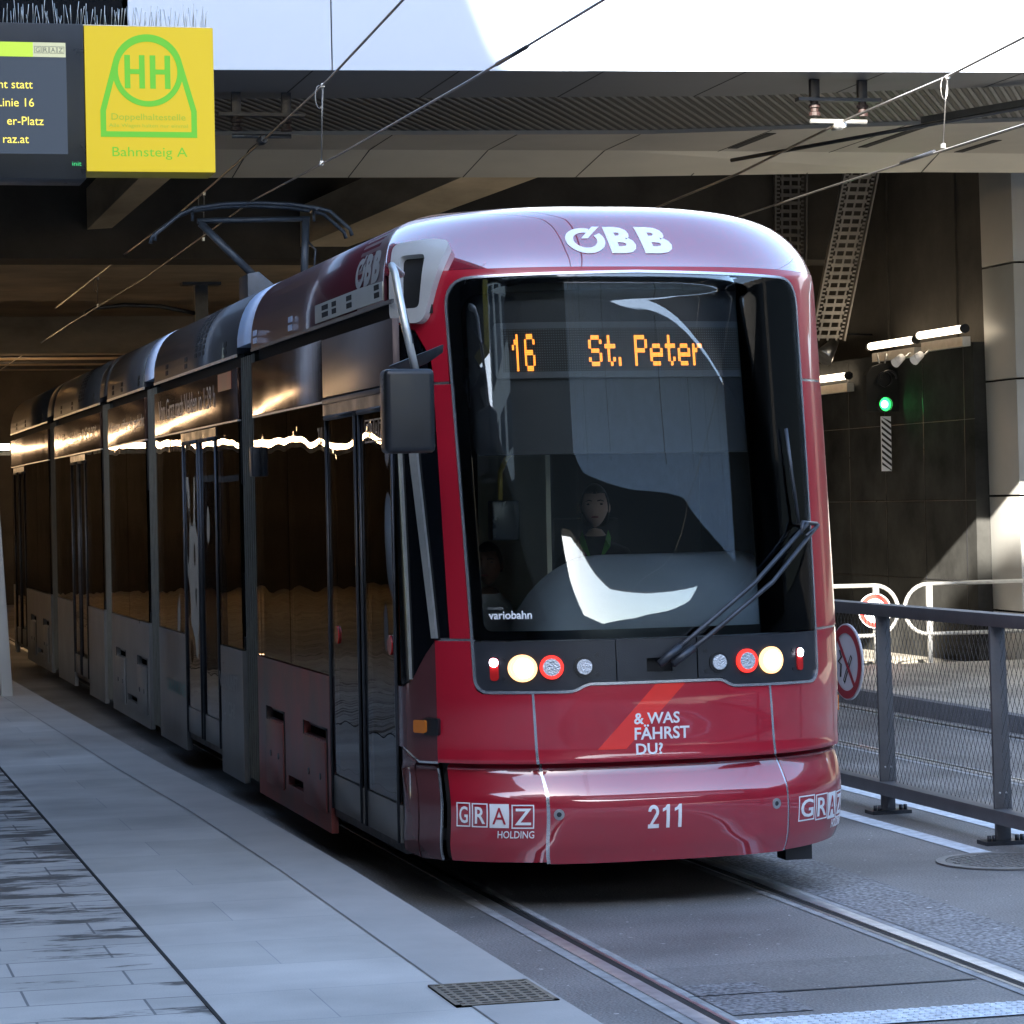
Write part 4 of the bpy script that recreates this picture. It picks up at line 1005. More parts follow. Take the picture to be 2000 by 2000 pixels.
# ================================================================== FENCE
FN = thing('fence', (6.69,16.8,0), 'grey steel fence with cable net between the two tracks', 'fence')
PY = [11.60,13.345,15.09,16.83,18.57,20.31,22.05]
for y in PY:
    m = MB(); m.prism([(6.645,y-.012,.02),(6.735,y-.012,.02),(6.735,y-.012,.12),(6.645,y-.012,.12)], (0,.024,0)); m.prism([(6.64,y-.012,.2),(6.745,y-.012,.2),(6.72,y-.012,1.235),(6.63,y-.012,1.235)], (0,.024,0))
    po = m.out('post', M_fence, FN, bev=.002)
    m = MB(); m.box(6.56,6.82,y-.07,y+.07,.0,.022)
    for dx in (-.10,-.07,.07,.10):
        m.tube([(6.69+dx,y-.035,.02),(6.69+dx,y-.035,.055)], .012, 6); 
    m.out('base_plate', M_dsteel, po)
    m = MB()
    for dx in (-.02,.02): m.ball((6.69+dx,y-.014,.29), .007, .004, .007, 8, 6)
    m.out('rivet', M_steel, po, split=True)
m = MB(); m.box(6.63,6.74,9.5,23.5,1.235,1.31); m.out('top_rail', M_fence, FN, bev=.006)
m = MB(); m.box(6.62,6.76,9.5,23.5,.12,.20); m.out('bottom_rail', M_fence, FN, bev=.006)
m = MB(); Hn = 1.03; sp = .062
y = 9.5-.62
nn = int((14+.7)/sp)
for k in range(nn):
    ya = 9.5-.62+k*sp
    for s in (0, 1):
        a = (6.69, ya if s == 0 else ya+.62, .205); b = (6.69, ya+.62 if s == 0 else ya, 1.235)
        m.tube([a, b], .0017, 4, cap=False)
m.out('cable_net', M_net, FN)
# no smoking sign
t = thing('no_smoking_sign', (6.60,17.24,.69), 'oval-looking round no-smoking sign with red ring, hung on the mesh fence', 'sign')
nd = Vector((-1,-.05,0)).normalized(); tx = Vector((.05,-1,0)).normalized(); c0 = Vector((6.60,17.24,.93))
m = MB(); m.disc(c0, nd, .245, .012, 40); pl_ = m.out('sign_plate', M_signwhite, t)
def on(a, b, o): return c0+tx*a+Vector((0,0,b))+nd*o
flat2d('red_ring', merge(ring2d(0,0,.235,.185,48), poly2d([(-.145,.145),(-.12,.165),(.145,-.145),(.12,-.165)])), lambda a, b: on(a, b, .0165), M_signred, pl_)
cig = merge(poly2d([(-.05,-.125),(-.03,-.14),(.09,.03),(.07,.045)]))
flat2d('cigarette', ([(-.055,-.12),(-.03,-.14),(.095,.03),(.07,.05),(-.042,-.118),(-.033,-.125),(.080,.028),(.070,.036)], [(0,1,5,4),(1,2,6,5),(2,3,7,6),(3,0,4,7)]), lambda a, b: on(a, b, .0145), M_black, pl_)
m = MB(); m.tube([on(-.09,-.10,.015), on(-.08,-.02,.015), on(-.12,.0,.015), on(-.07,.03,.015), on(-.10,.07,.015)], .006, 5); m.out('smoke_line', M_black, pl_)
m = MB(); m.box(6.612,6.69,17.2,17.28,.85,1.0); m.out('clamp', M_dsteel, t)

# ================================================================== FAR BARRIERS
def barrier(x0, x1, endside, label):
    t = thing('barrier', ((x0+x1)/2,30,0), label, 'barrier', 'bent steel tube barriers by the tunnel wall'); r = .28; zc = .70; m = MB()
    if endside > 0:
        pts = [(x0,30,.985)]+[(x1-r+r*sin(a), 30, zc+r*cos(a)) for a in [pi*k/14 for k in range(15)]]+[(x0,30,.42)]
    else:
        pts = [(x1,30,.985)]+[(x0+r-r*sin(a), 30, zc+r*cos(a)) for a in [pi*k/14 for k in range(15)]]+[(x1,30,.42)]
    m.tube(pts, .024, 8); m.out('tube_loop', M_alu, t)
    m = MB(); xs = x1-r if endside > 0 else x0+r
    m.box(xs-.02,xs+.05,29.985,30.015,.42,.985); m.box(xs-.01,xs+.04,29.985,30.015,.004,.42); m.out('upright', M_alu, t); return t
barrier(9.9, 12.09, 1, 'bent steel tube barrier carrying the round red-ringed sign')
barrier(12.17, 13.60, -1, 'bent steel tube barrier ending against the pale pillar')
t = thing('prohibition_sign', (11.79,29.96,.5), 'round white sign with bright red ring on the left tube barrier', 'sign')
m = MB(); m.disc((11.79,29.95,.70), (0,-1,0), .195, .012, 36); p2 = m.out('sign_plate', M_signwhite, t)
flat2d('red_ring', ring2d(11.79,.70,.185,.135,40), lambda a, b: (a, 29.936, b), M_signred2, p2)
m = MB(); m.ball((11.79,29.935,.775), .014, .004, .014, 8, 6); m.prism([(11.77,29.938,.76),(11.81,29.938,.75),(11.83,29.938,.66),(11.80,29.938,.60),(11.77,29.938,.66),(11.75,29.938,.60),(11.755,29.938,.69)], (0,.003,0)); m.out('walker_pictogram', M_black, p2)

# ================================================================== PILLAR, RIGHT WALL AND TUNNEL
PI_ = thing('clad_pillar', (14.4,30.6,0), 'broad pale clad pillar at the right of the underpass mouth', 'pillar')
seams = [.0,.62,1.95,3.28,4.60,5.9]
for a, b in zip(seams, seams[1:]):
    m = MB(); tpx = lambda z: .055*(1-z/6.)
    lo, hi = a+.012, b-.012
    pts = lambda z: [(13.60+tpx(z)*1.6,31.0,z),(13.60+tpx(z)*.9,30.1,z),(17,30.1,z),(17,31.0,z)]
    A, B = pts(lo), pts(hi); v = [m.bm.verts.new(p) for p in A+B]
    for f in ((0,1,5,4),(1,2,6,5),(2,3,7,6),(3,0,4,7),(3,2,1,0),(4,5,6,7)): m.bm.faces.new([v[i] for i in f])
    m.out('cladding_panel', M_pillar, PI_, bev=.004)
m = MB(); m.box(13.72,16.9,30.15,30.95,0,5.9); m.out('pillar_core', M_blackm, PI_)
t = thing('blocker_wall', (25,30.7,0), 'added dark wall right of the clad pillar, unseen, blocking the bright horizon', 'wall')
m = MB(); m.box(17.05,34,30.5,30.9,0,5.6); m.out('wall_face', M_concd, t)  # wall added to hide bright sky from the tram's right edge
WL = thing('tunnel_side_wall', (13.6,40,0), 'dark concrete side wall with black panels inside the underpass', 'wall')
m = MB(); m.box(13.5,14.2,31.02,60,0,3.75); m.out('black_panels', M_blackwall, WL)
m = MB()
for i in range(10): m.box(13.495,13.5,31.3+i*1.25,31.31+i*1.25,.1,3.7)
for z in (.95,1.9,2.85): m.box(13.495,13.5,31.0,60,z,z+.008)
m.out('panel_joints', M_black, WL)
m = MB(); m.box(13.75,14.4,31.02,60,3.75,7.5)
for i in range(6): m.box(13.72,13.75,32+i*2.2,32.03+i*2.2,3.8,7.4)
m.out('upper_concrete', M_concd, WL)
def flamp(x, y0, y1, z, label, mat=M_lampon, r=.045, gear=True):
    t = thing('tube_lamp', (x,(y0+y1)/2,z), label, 'lamp', 'lit tube lamps in the underpass')
    m = MB(); m.tube([(x,y0,z),(x,y1,z)], r, 12); m.out('lit_tube', mat, t)
    m = MB(); m.tube([(x,y0-.04,z),(x,y0+.01,z)], r*1.2, 12); m.tube([(x,y1-.01,z),(x,y1+.04,z)], r*1.2, 12); m.out('end_cap', M_black, t, split=True)
    m = MB(); m.box(x+.0,x+.10,y0+.05,y1-.05,z-.20,z-.09); m.out('lamp_housing', M_alu, t); return t
flamp(13.36, 30.95, 32.3, 3.90, 'lit white tube lamp on the tunnel wall nearest the pillar')
flamp(13.36, 32.42, 33.9, 3.86, 'lit white tube lamp on the tunnel wall above the green signal')
flamp(13.36, 34.7, 36.4, 3.53, 'lit white tube lamp just right of the tram edge')
for y, lab in ((32.6,'small white floodlight under the tube lamps, left of its pair'),(32.0,'small white floodlight under the tube lamps, nearest the pillar')):
    t = thing('floodlight', (13.3,y,3.5), lab, 'floodlight', 'small floodlights under the tube lamps')
    m = MB(); m.tube([(13.38,y,3.72),(13.3,y,3.66),(13.2,y,3.60)], .012, 6); m.out('bracket', M_alu, t)
    m = MB(); m.tube([(13.26,y,3.66),(13.14,y-.05,3.58)], [.045,.06], 12); m.out('lamp_head', M_signwhite, t)
t = thing('spotlight', (13.2,34.8,3.8), 'grey conical spotlight on a thin arm beside tram roof', 'spotlight')
m = MB(); m.tube([(13.74,34.8,4.06),(13.3,34.8,4.08),(13.22,34.8,4.0)], .015, 6); m.out('arm', M_dsteel, t)
m = MB(); m.tube([(13.24,34.8,3.99),(13.02,34.7,3.76)], [.05,.13], 16); m.out('shade', M_steel, t)
# cable trays hanging from the tunnel ceiling
def tray(x0, z0, x1, z1, w, y, label, mat):
    t = thing('cable_tray', ((x0+x1)/2,y,z1), label, 'cable tray', 'perforated cable trays hanging in the underpass')
    a = Vector((x0,y,z0)); b = Vector((x1,y+.6,z1)); d = (b-a).normalized(); s = Vector((1,0,0)); n = s.cross(d).normalized(); L_ = (b-a).length
    m = MB()
    for q in (-1, 1): m.obox((a+b)/2+s*q*w/2, s, d, n, .012, L_/2, .035)
    for q in (-.62,): pass
    m.out('side_rail', mat, t)
    m = MB(); k = int(L_/.10)
    for i in range(k): m.obox(a+d*(i+.5)*L_/k, s, d, n, w/2-.07, .022, .006)
    for q in (-1, 1):
        for i in range(k*2): m.obox(a+d*(i+.5)*L_/(k*2)+s*q*(w/2-.045), s, d, n, .018, .012, .006)
    for q in (-.33,0,.33): m.obox((a+b)/2+s*q*w*.8, s, d, n, .012, L_/2, .004)
    m.out('perforated_bed', mat, t)
    return t
M_tray = P('galvanised_tray', (.30,.28,.25), .45, .5, .2, 6)
tray(13.17,6.2,12.86,3.95,.44,33.5, 'perforated metal cable tray hanging upright, brighter of the two', M_tray)
tray(12.60,6.2,12.75,3.9,.42,34.6, 'darker perforated metal cable tray behind the brighter one', P('dull_tray', (.12,.11,.10), .6, .3, .2, 6))
# signal
t = thing('tram_signal', (13.30,33.3,2.2), 'green-lit tram signal with striped plate hanging on the black wall', 'signal')
m = MB(); m.prism([(12.15,33.9,2.96),(12.58,33.9,2.96),(12.58,33.9,3.42),(12.50,33.9,3.52),(12.37,33.9,3.56),(12.24,33.9,3.52),(12.15,33.9,3.42)], (0,.1,0)); sg = m.out('backboard', M_blackm, t)
m = MB(); m.box(12.40,12.6,33.95,34.0,3.2,3.26); m.out('wall_bracket', M_black, t)
m = MB(); m.disc((12.37,33.885,3.05), (0,-1,0), .085, .02, 28); gl_o = m.out('green_lens', emis('green_lens_lit', (.03,1,.14), .5), t)
m = MB(); m.disc((12.37,33.862,3.05), (0,-1,0), .045, .004, 24); m.out('green_lens_core', M_green_l, t)
m = MB(); m.disc((12.37,33.895,3.05), (0,-1,0), .10, .09, 28, .086); m.out('lens_hood', M_blackm, t)
m = MB(); m.disc((12.37,33.84,3.36), (0,-1,0), .10, .03, 28, .088); m.disc((12.37,33.89,3.36), (0,-1,0), .085, .01, 24)
m.tube([(12.37+.10*cos(a),33.70,3.36+.10*sin(a)) for a in [pi*k/12 for k in range(13)]], .012, 5); m.out('unlit_lens', M_black, t)
m = MB(); m.tube([(12.33,33.9,3.56),(12.30,33.9,3.68)], .01, 5); m.tube([(12.40,33.9,3.56),(12.43,33.9,3.68)], .01, 5); m.out('bird_spike', M_alu, t, split=True)
m = MB(); m.box(12.32,12.45,33.86,33.88,2.22,2.90); sp_ = m.out('striped_plate', M_signwhite, t)
trs = []
for k in range(9):
    z = 2.235+k*.075; tops = 2.895
    q = [(12.322,min(z+.10,tops)),(12.322,min(z+.065,tops)),(12.448,max(z-.035,2.222)),(12.448,max(z,2.222))]
    trs.append(poly2d(q))
flat2d('black_stripes', merge(*trs), lambda a, b: (a, 33.857, b), M_black, sp_)

for o_ in [c_ for c_ in bpy.data.objects if c_.parent == t]: o_.data.transform(Matrix.Translation((.93,-.55,.06)))
for c_ in sp_.children: c_.data.transform(Matrix.Translation((.93,-.55,.06)))
# tunnel shell
TU = thing('underpass_structure', (4,45,0), 'brown board-marked concrete underpass with cross beam behind the tram', 'underpass')
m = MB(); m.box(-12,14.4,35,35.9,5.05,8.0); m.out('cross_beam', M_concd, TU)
m = MB(); m.prism([(3.30,34.96,5.05),(3.98,34.96,5.05),(3.98,34.96,5.35),(4.75,34.0,6.5),(4.2,34.0,6.5),(3.66,34.96,5.42),(3.30,34.96,5.35)][:0] or [(3.68,34.98,5.40),(3.98,34.98,5.42),(4.62,31.6,5.95),(4.22,31.6,5.95)], (0,0,.5)); m.out('corbel', M_conc, TU)
m = MB(); m.prism([(6.3,34.98,5.2),(6.9,34.98,5.2),(9.2,31.2,5.95),(8.2,31.2,5.95)], (0,0,.5)); m.out('corbel', M_conc, TU)
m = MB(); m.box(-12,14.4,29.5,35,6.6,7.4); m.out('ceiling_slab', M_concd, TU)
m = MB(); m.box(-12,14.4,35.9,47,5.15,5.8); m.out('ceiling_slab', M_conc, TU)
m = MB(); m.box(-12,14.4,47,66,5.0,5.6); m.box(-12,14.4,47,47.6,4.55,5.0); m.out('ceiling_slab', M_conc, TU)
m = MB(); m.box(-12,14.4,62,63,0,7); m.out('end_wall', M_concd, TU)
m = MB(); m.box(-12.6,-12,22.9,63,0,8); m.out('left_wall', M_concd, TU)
m = MB()
for i in range(6): m.tube([(-11,47.6+i*2.2,4.9),(13,47.6+i*2.2,4.9)], .04, 6)
m.out('ceiling_pipes', M_dsteel, TU, split=True)
m = MB(); m.box(3.95,4.1,58,58.2,3.5,4.3); m.out('wall_box', M_inner, TU)
for k in range(9):
    x = -7.0+k*1.42
    t = thing('tube_lamp', (x,55,3.2), 'warm tube lamp in the row deep inside the underpass, number %s from the left wall' % ['one','two','three','four','five','six','seven','eight','nine'][k], 'lamp', 'lit tube lamps in the underpass')
    if k != 8: t['label'] = 'warm tube lamp in the row deep inside the underpass, mirrored in the tram flank'
    else: t['label'] = 'warm tube lamp glowing at the far left edge behind the last tram section'
    m = MB(); m.tube([(x,55,3.22),(x+1.30,55,3.22)], .06, 10); m.out('lit_tube', M_lampfar, t)
    m = MB(); m.box(x,x+1.3,54.75,55.25,3.06,3.13); m.out('lamp_housing', M_alu, t)  # wide tray added under the tube to block its downward light
# support post with cantilever in tunnel
t = thing('wire_support', (5.77,40,4.8), 'steel drop post with curved cantilever holding the overhead wire in underpass', 'wire support')
m = MB(); m.box(5.68,5.86,39.9,40.1,4.35,5.15); m.box(5.5,6.04,39.85,40.15,5.11,5.15); m.out('drop_post', M_dsteel, t)
m = MB(); m.tube([(5.70,40,4.72),(5.2,40,4.82),(4.7,40,4.84),(4.3,40,4.80),(4.15,40,4.72)], .03, 8); m.out('cantilever', M_dsteel, t)
# station canopy: fascia and soffit bands
CN = thing('station_canopy', (5,25,5.6), 'white-fronted station roof edge with grey and tan soffit over the tracks', 'canopy')
st = [-12,4,8.4,12,26]
FAS = [24.9,23.37,22.94,22.6,21.3]; G1 = [27.0,25.1,24.45,23.1,22.0]; G2 = [29.2,27.62,27.1,25.75,24.2]; T1 = [29.6,28.7,28.4,28.3,28.0]; BK = [31.0,29.98,29.6,28.85,28.5]
def band(name, Y0, Y1, z0, z1, mat, th=.08):
    m = MB()
    A = [[m.bm.verts.new(p) for p in ((x,a,z0),(x,b,z1),(x,b,z1+th),(x,a,z0+th))] for x, a, b in zip(st, Y0, Y1)]
    for a, b in zip(A, A[1:]):
        for i in range(4): m.bm.faces.new([a[i], a[(i+1) % 4], b[(i+1) % 4], b[i]])
    m.bm.faces.new(A[0]); m.bm.faces.new(list(reversed(A[-1]))); return m.out(name, mat, CN)
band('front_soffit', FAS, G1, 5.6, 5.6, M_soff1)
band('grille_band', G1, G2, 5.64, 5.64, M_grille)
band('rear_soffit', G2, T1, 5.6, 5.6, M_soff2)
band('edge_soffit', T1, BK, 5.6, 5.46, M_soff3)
m = MB()
def lerp(Y, x):
    for i in range(4):
        if st[i] <= x <= st[i+1]: t_ = (x-st[i])/(st[i+1]-st[i]); return Y[i]+t_*(Y[i+1]-Y[i])
for k in range(-6, 14):
    xa = 1.9+k*1.22
    if not -11 < xa < 22: continue
    for Ya, Yb, z, dx in ((FAS, G1, 5.5975, .0), (G2, T1, 5.5975, .3)):
        m.prism([(xa+dx,lerp(Ya,xa+dx)+.01,z),(xa+dx+.012,lerp(Ya,xa+dx)+.01,z),(xa+dx+.022,lerp(Yb,xa+dx)-.01,z),(xa+dx+.01,lerp(Yb,xa+dx)-.01,z)], (0,0,.002))
    m.prism([(xa+.31,lerp(T1,xa+.3)+.01,5.5965),(xa+.322,lerp(T1,xa+.3)+.01,5.5965),(xa+.34,lerp(BK,xa+.3)-.02,5.459),(xa+.328,lerp(BK,xa+.3)-.02,5.459)], (0,0,.002))
m.out('panel_joints', M_blackm, CN)
m = MB()
for (xa, ya, yb) in ((9.55,26.9,28.1),(10.9,25.9,27.9),(12.1,27.2,28.2)):
    m.box(xa,xa+.10,ya,yb,5.594,5.599)
m.out('light_slot', M_blackm, CN, split=True)
# fascia panels
xs = [2.83, 4.49, 8.4, 12, 22]
for a, b in zip(xs, xs[1:]):
    ya, yb = lerp(FAS, a), lerp(FAS, b)
    m = MB(); g_ = .006 if a < 3 else 0; g2 = .006 if a < 4 else .0; m.prism([(a+(.006 if a < 5 else 0),ya,5.59),(b-g2,yb,5.59),(b-g2,yb,7.4),(a+(.006 if a < 5 else 0),ya,7.4)], (0,-.03,0)); m.out('fascia_panel', M_fascia, CN)
m = MB(); m.prism([(-12,25.0,5.6),(2.8,23.55,5.6),(2.8,23.55,7.4),(-12,25.0,7.4)], (0,.1,0)); m.out('dark_fascia', M_frit, CN)
m = MB(); m.prism([(-12,25.2,7.3),(26,21.5,7.3),(26,31,7.3),(-12,31.2,7.3)], (0,0,.1)); m.out('roof_deck', M_soff1, CN)
m = MB(); m.prism([(-12,BK[0]-.1,5.7),(4,BK[1]-.1,5.7),(12,BK[3]-.1,5.7),(26,BK[4]-.1,5.7),(26,BK[4]-.1,7.3),(12,BK[3]-.1,7.3),(4,BK[1]-.1,7.3),(-12,BK[0]-.1,7.3)][:4]+[(26,BK[4]-.1,7.3),(12,BK[3]-.1,7.3),(4,BK[1]-.1,7.3),(-12,BK[0]-.1,7.3)], (0,.1,0)); m.out('rear_web', M_concd, CN)

# ================================================================== OVERHEAD WIRES
def wire(pts, r, label, cat='wire', extra=()):
    t = thing('overhead_wire', pts[0], label, cat, 'overhead tram wires'); m = MB(); m.tube(pts, r, 6); m.out('cable', M_wire, t)
    for q, rr in extra: m = MB(); m.tube(q, rr, 8); m.out('splice', M_dsteel, t)
    return t
wire([(4.125,-10,4.56),(4.125,14.0,4.55),(4.125,17.07,4.57),(4.125,21.2,4.63),(4.125,25.3,4.72),(4.13,33,4.66),(4.15,42,4.72),(4.2,60,4.75)], .008, 'lower contact wire over the near track, touching the pantograph', extra=[([(4.125,15.6,4.557),(4.125,16.3,4.565)], .013)])
wire([(4.125,-10,5.9),(4.125,10,5.75),(4.125,18.85,5.385),(4.125,21.87,5.234),(4.125,24.53,5.175),(4.125,30.4,5.087),(4.125,35,5.1),(4.125,44,5.08)], .010, 'upper carrying wire over the near track, running up to the top edge')
wire([(8.97,5,5.9),(8.97,19.57,5.352),(8.97,21.1,5.27),(8.97,23.2,5.23),(8.97,26.07,5.10),(8.97,34,4.95)], .012, 'upper sunlit carrying wire over the far track at right')
wire([(8.97,-5,4.75),(8.97,19.6,4.71),(8.97,23.7,4.70),(8.97,30,4.66),(8.97,60,4.7)], .009, 'lower sunlit contact wire over the far track at right', extra=[([(8.97,21.3,4.72),(8.97,22.0,4.71)], .016)])
def dropper(x, y, z0, z1, label):
    t = thing('wire_dropper', (x,y,z1), label, 'dropper', 'droppers between overhead wires')
    m = MB(); m.tube([(x,y,z0),(x,y+.06,(z0+z1)/2+.05),(x,y+.12,z1)], .006, 5); m.out('cable', M_wire, t)
    m = MB(); m.tube([(x+.03*cos(a)-.03, y, z0-.09+.09*sin(a)) for a in [2*pi*k/12 for k in range(12)]], .004, 4, closed=True); m.out('loop', M_wire, t)
    m = MB(); m.box(x-.012,x+.012,y-.02,y+.02,z0-.015,z0+.015); m.box(x-.012,x+.012,y+.10,y+.14,z1-.015,z1+.02); m.out('clamp', M_alu, t, split=True)
dropper(4.125,21.8,5.24,4.65,'thin dropper cable near the yellow sign, hanging from the carrying wire')
dropper(8.97,21.0,5.27,4.74,'thin dropper cable at upper right, between the sunlit wires')
dropper(4.125,28.2,5.10,4.66,'short dropper cable behind the pantograph bow')
dropper(4.125,38.0,5.05,4.70,'dropper cable deep in the underpass, left of the pantograph')
def bracket(x, y, z, label):
    t = thing('wire_bracket', (x,y,z), label, 'bracket', 'insulated wire brackets under the soffit')
    m = MB()
    for s in (-.22, .22): m.box(x+s-.04,x+s+.04,y-.03,y+.03,z-.02,5.6)
    m.out('hanger', M_dsteel, t, bev=.004, split=True)
    m = MB(); m.box(x-.38,x+.38,y-.05,y+.05,z-.05,z-.02); m.out('cross_plate', M_dsteel, t)
    for s in (-.22, .22):
        m = MB()
        for k in range(4): m.disc((x+s,y,z-.07-k*.035), (0,0,1), .05 if k % 2 else .035, .03, 16)
        m.out('insulator', P('insulator_brown', (.02,.008,.007), .6), t)
    m = MB(); m.tube([(x-.26,y,z-.22),(x+.26,y,z-.22)], .02, 8); m.tube([(x,y-.12,z-.26),(x,y+.12,z-.26)], .03, 8); m.ball((x,y,z-.26), .05, .07, .04, 10, 8); m.out('wire_clamp', M_alu if x > 6 else M_dsteel, t)  # darker metal on the left clamp in place of shade
bracket(4.125, 24.7, 5.44, 'insulated wire bracket hanging under dark soffit by the yellow sign')
bracket(8.97, 23.4, 5.46, 'insulated wire bracket hanging under ribbed soffit at upper right')
t = thing('wire_rail', (11,23,5.4), 'dark perforated channel hanging under the soffit at the right picture edge', 'rail')
m = MB(); m.tube([(8.97,26.3,5.25),(10.9,23.4,5.42)], .02, 6); m.obox((10.6,23.9,5.44), (2.1,-3.0,.16), (3.0,2.1,0), (0,0,1), .7, .03, .03); m.out('channel', M_dsteel, t)

# ================================================================== INFORMATION SIGNS (Y = 12)
SY = 12.0
YS = thing('stop_sign', (1.535,SY,3.40), 'yellow square tram stop sign with green HH pictogram and Bahnsteig A', 'sign')
m = MB(); m.box(1.264,1.806,SY,SY+.22,3.408,4.018); yb_ = m.out('sign_box', P('yellow_casing', (.42,.31,.01), .5), YS, bev=.004)
m = MB(); m.box(1.266,1.804,SY-.0025,SY-.0005,3.41,4.016); m.out('sign_face', M_yel, YS)
m = MB(); m.box(1.262,1.808,SY+.221,SY+.23,3.41,4.02); m.out('back_cover', M_blackm, YS)
F = lambda a, b: (a, SY-.0045, b)
rgm = merge(ring2d(1.527,3.829,.1365,.128*1.0,64) if False else ring2d(1.527,3.829,.155*.875,.1275,64))
rg = ring2d(1.527,3.829,.139,.128,64)
ringpts = ([(1.527+ (p[0]-1.527)*1.0, 3.829+(p[1]-3.829)*1.13) for p in ring2d(1.527,3.829,.1365,.1275,64)[0]], ring2d(1.527,3.829,.1365,.1275,64)[1])
# outer contour: arch over circle, flaring to the feet, base bar
def contour(k):
    pts = []
    for i in range(25):
        a = pi-(pi)*i/24
        pts.append((1.527+(.150-k)*cos(a)*.93, 3.845+(.150-k)*sin(a)*.98))
    return pts
arch_o = [(1.326,3.553),(1.326,3.665)]+[(1.527+.148*cos(a), 3.838+.147*sin(a)) for a in [radians(168-156*i/24) for i in range(25)]]+[(1.730,3.665),(1.730,3.553)]
arch_i = [(1.350,3.577),(1.350,3.662)]+[(1.527+.125*cos(a), 3.838+.122*sin(a)) for a in [radians(168-156*i/24) for i in range(25)]]+[(1.706,3.662),(1.706,3.577)]
n_ = len(arch_o); frame = (arch_o+arch_i, [(i, (i+1) % n_, n_+(i+1) % n_, n_+i) for i in range(n_)])
circ = ring2d(1.527,3.829,.148,.124,64)
def bar(x0, x1, z0, z1): return poly2d(rect(x0, x1, z0, z1))
hs_ = []
for x0, x1 in ((1.430,1.515),(1.536,1.622)):
    hs_ += [bar(x0,x0+.024,3.757,3.897), bar(x1-.024,x1,3.757,3.897), bar(x0+.024,x1-.024,3.817,3.838)]
flat2d('pictogram_frame', frame, lambda a, b: (a, SY-.0045, b), M_grn, yb_, None)
flat2d('pictogram_circle', circ, lambda a, b: (a, SY-.006, b), M_grn, yb_)
flat2d('letters', merge(*hs_), F, M_grn, yb_)
flat2d('caption', fit(text_tris('Doppelhaltestelle', 1), 1.372, 1.682, 3.617, 3.652), F, M_grn2, yb_)
flat2d('caption', fit(text_tris('Alle Wagen halten nur einmal', 1), 1.361, 1.691, 3.590, 3.610), F, M_grn2, yb_)
flat2d('platform_name', fit(text_tris('Bahnsteig A', 1), 1.373, 1.687, 3.460, 3.512), F, M_grn, yb_)
DB = thing('display_board', (.9,SY,3.38), 'black electronic departure board with yellow text beside the yellow sign', 'display board')
m = MB(); m.box(.30,1.262,SY-.01,SY+.24,3.375,4.022); hb = m.out('housing', M_black, DB, bev=.006)
m = MB(); m.box(.36,1.188,SY-.014,SY-.011,3.478,3.94); m.out('screen', M_screen, DB)
m = MB(); m.box(.36,1.052,SY-.0165,SY-.0145,3.880,3.94); m.out('green_band', M_scrgreen, DB)
m = MB(); m.box(1.052,1.186,SY-.0165,SY-.0145,3.880,3.94); m.out('pale_band', M_scrgrey, DB)
trs = []
for i, ch in enumerate('GRAZ'):
    x = 1.057+i*.0315; trs.append(([(x,3.895),(x+.029,3.895),(x+.029,3.924),(x,3.924),(x+.002,3.897),(x+.027,3.897),(x+.027,3.922),(x+.002,3.922)], [(0,1,5,4),(1,2,6,5),(2,3,7,6),(3,0,4,7)])); trs.append(fit(text_tris(ch, 1), x+.006, x+.023, 3.900, 3.919))
flat2d('logo', merge(*trs), lambda a, b: (a, SY-.018, b), P('logo_grey', (.16,.17,.15), .5), DB)
def rtext(s, xr, z0, z1, asc=.72):
    tt = text_tris(s, 1); pts, fs = tt; k = (z1-z0)/asc; mx = max(p[0] for p in pts)
    return [(xr+(p[0]-mx)*k*.98, z0+p[1]*k) for p in pts], fs
for s, xr, z in (('statt', 1.048, 3.748),('Linie 16', 1.052, 3.673),('er-Platz', 1.090, 3.597),('raz.at', 1.028, 3.522)):
    if s == 'statt': s = 'ht statt'
    flat2d('text_line', rtext(s, xr, z, z+.036), lambda a, b: (a, SY-.018, b), M_scrtext, DB)
flat2d('small_mark', fit(text_tris('init', 1), 1.205, 1.243, 3.430, 3.448), lambda a, b: (a, SY-.0125, b), M_scrdim, DB)
t = thing('sign_carrier', (1.0,12.1,4.0), 'thin steel hanger rod carrying the signs from above', 'hanger')
m = MB(); m.tube([(.6,12.12,4.02),(.6,12.12,9)], .03, 8); m.out('rod', M_steel, t)
t = thing('bird_spikes', (1.1,12.1,4.02), 'row of thin upright bird spikes on top of both signs', 'bird spikes')
m = MB(); m.box(.30,1.80,12.03,12.06,4.021,4.026); m.box(.30,1.80,12.13,12.16,4.021,4.026)
for i in range(150):
    x = .32+1.47*i/149; b = random.choice((12.045,12.145)); h_ = random.uniform(.05,.10); dx = random.uniform(-.012,.012)
    m.tube([(x,b,4.024),(x+dx,b+random.uniform(-.05,.05),4.024+h_)], .0014, 4)
m.out('spikes', M_alu, t)
# post at left edge
t = thing('shelter_post', (2.1,28.2,.2), 'slim pale leaning post of a glass shelter on the far platform', 'post')
m = MB(); m.prism([(2.05,28.2,.2),(2.16,28.2,.2),(2.055,28.2,2.30),(1.965,28.2,2.30)], (0,.08,0)); m.out('post', M_pillar, t, bev=.01)
m = MB(); m.box(1.70,1.97,28.22,28.24,.4,2.25); m.out('glass_pane', M_side, t)
m = MB(); m.box(1.6,2.0,28.16,28.3,2.25,2.31); m.out('top_bar', M_dsteel, t)
# unseen column added to give the door glass a pale reflection
t = thing('reflection_column', (1.25,23.6,.2), 'added pale column left of the picture, put there to mirror in the door', 'column')
m = MB(); m.tube([(.75,22.6,.2),(.75,22.6,5.2)], .45, 24); m.out('shaft', M_white, t)

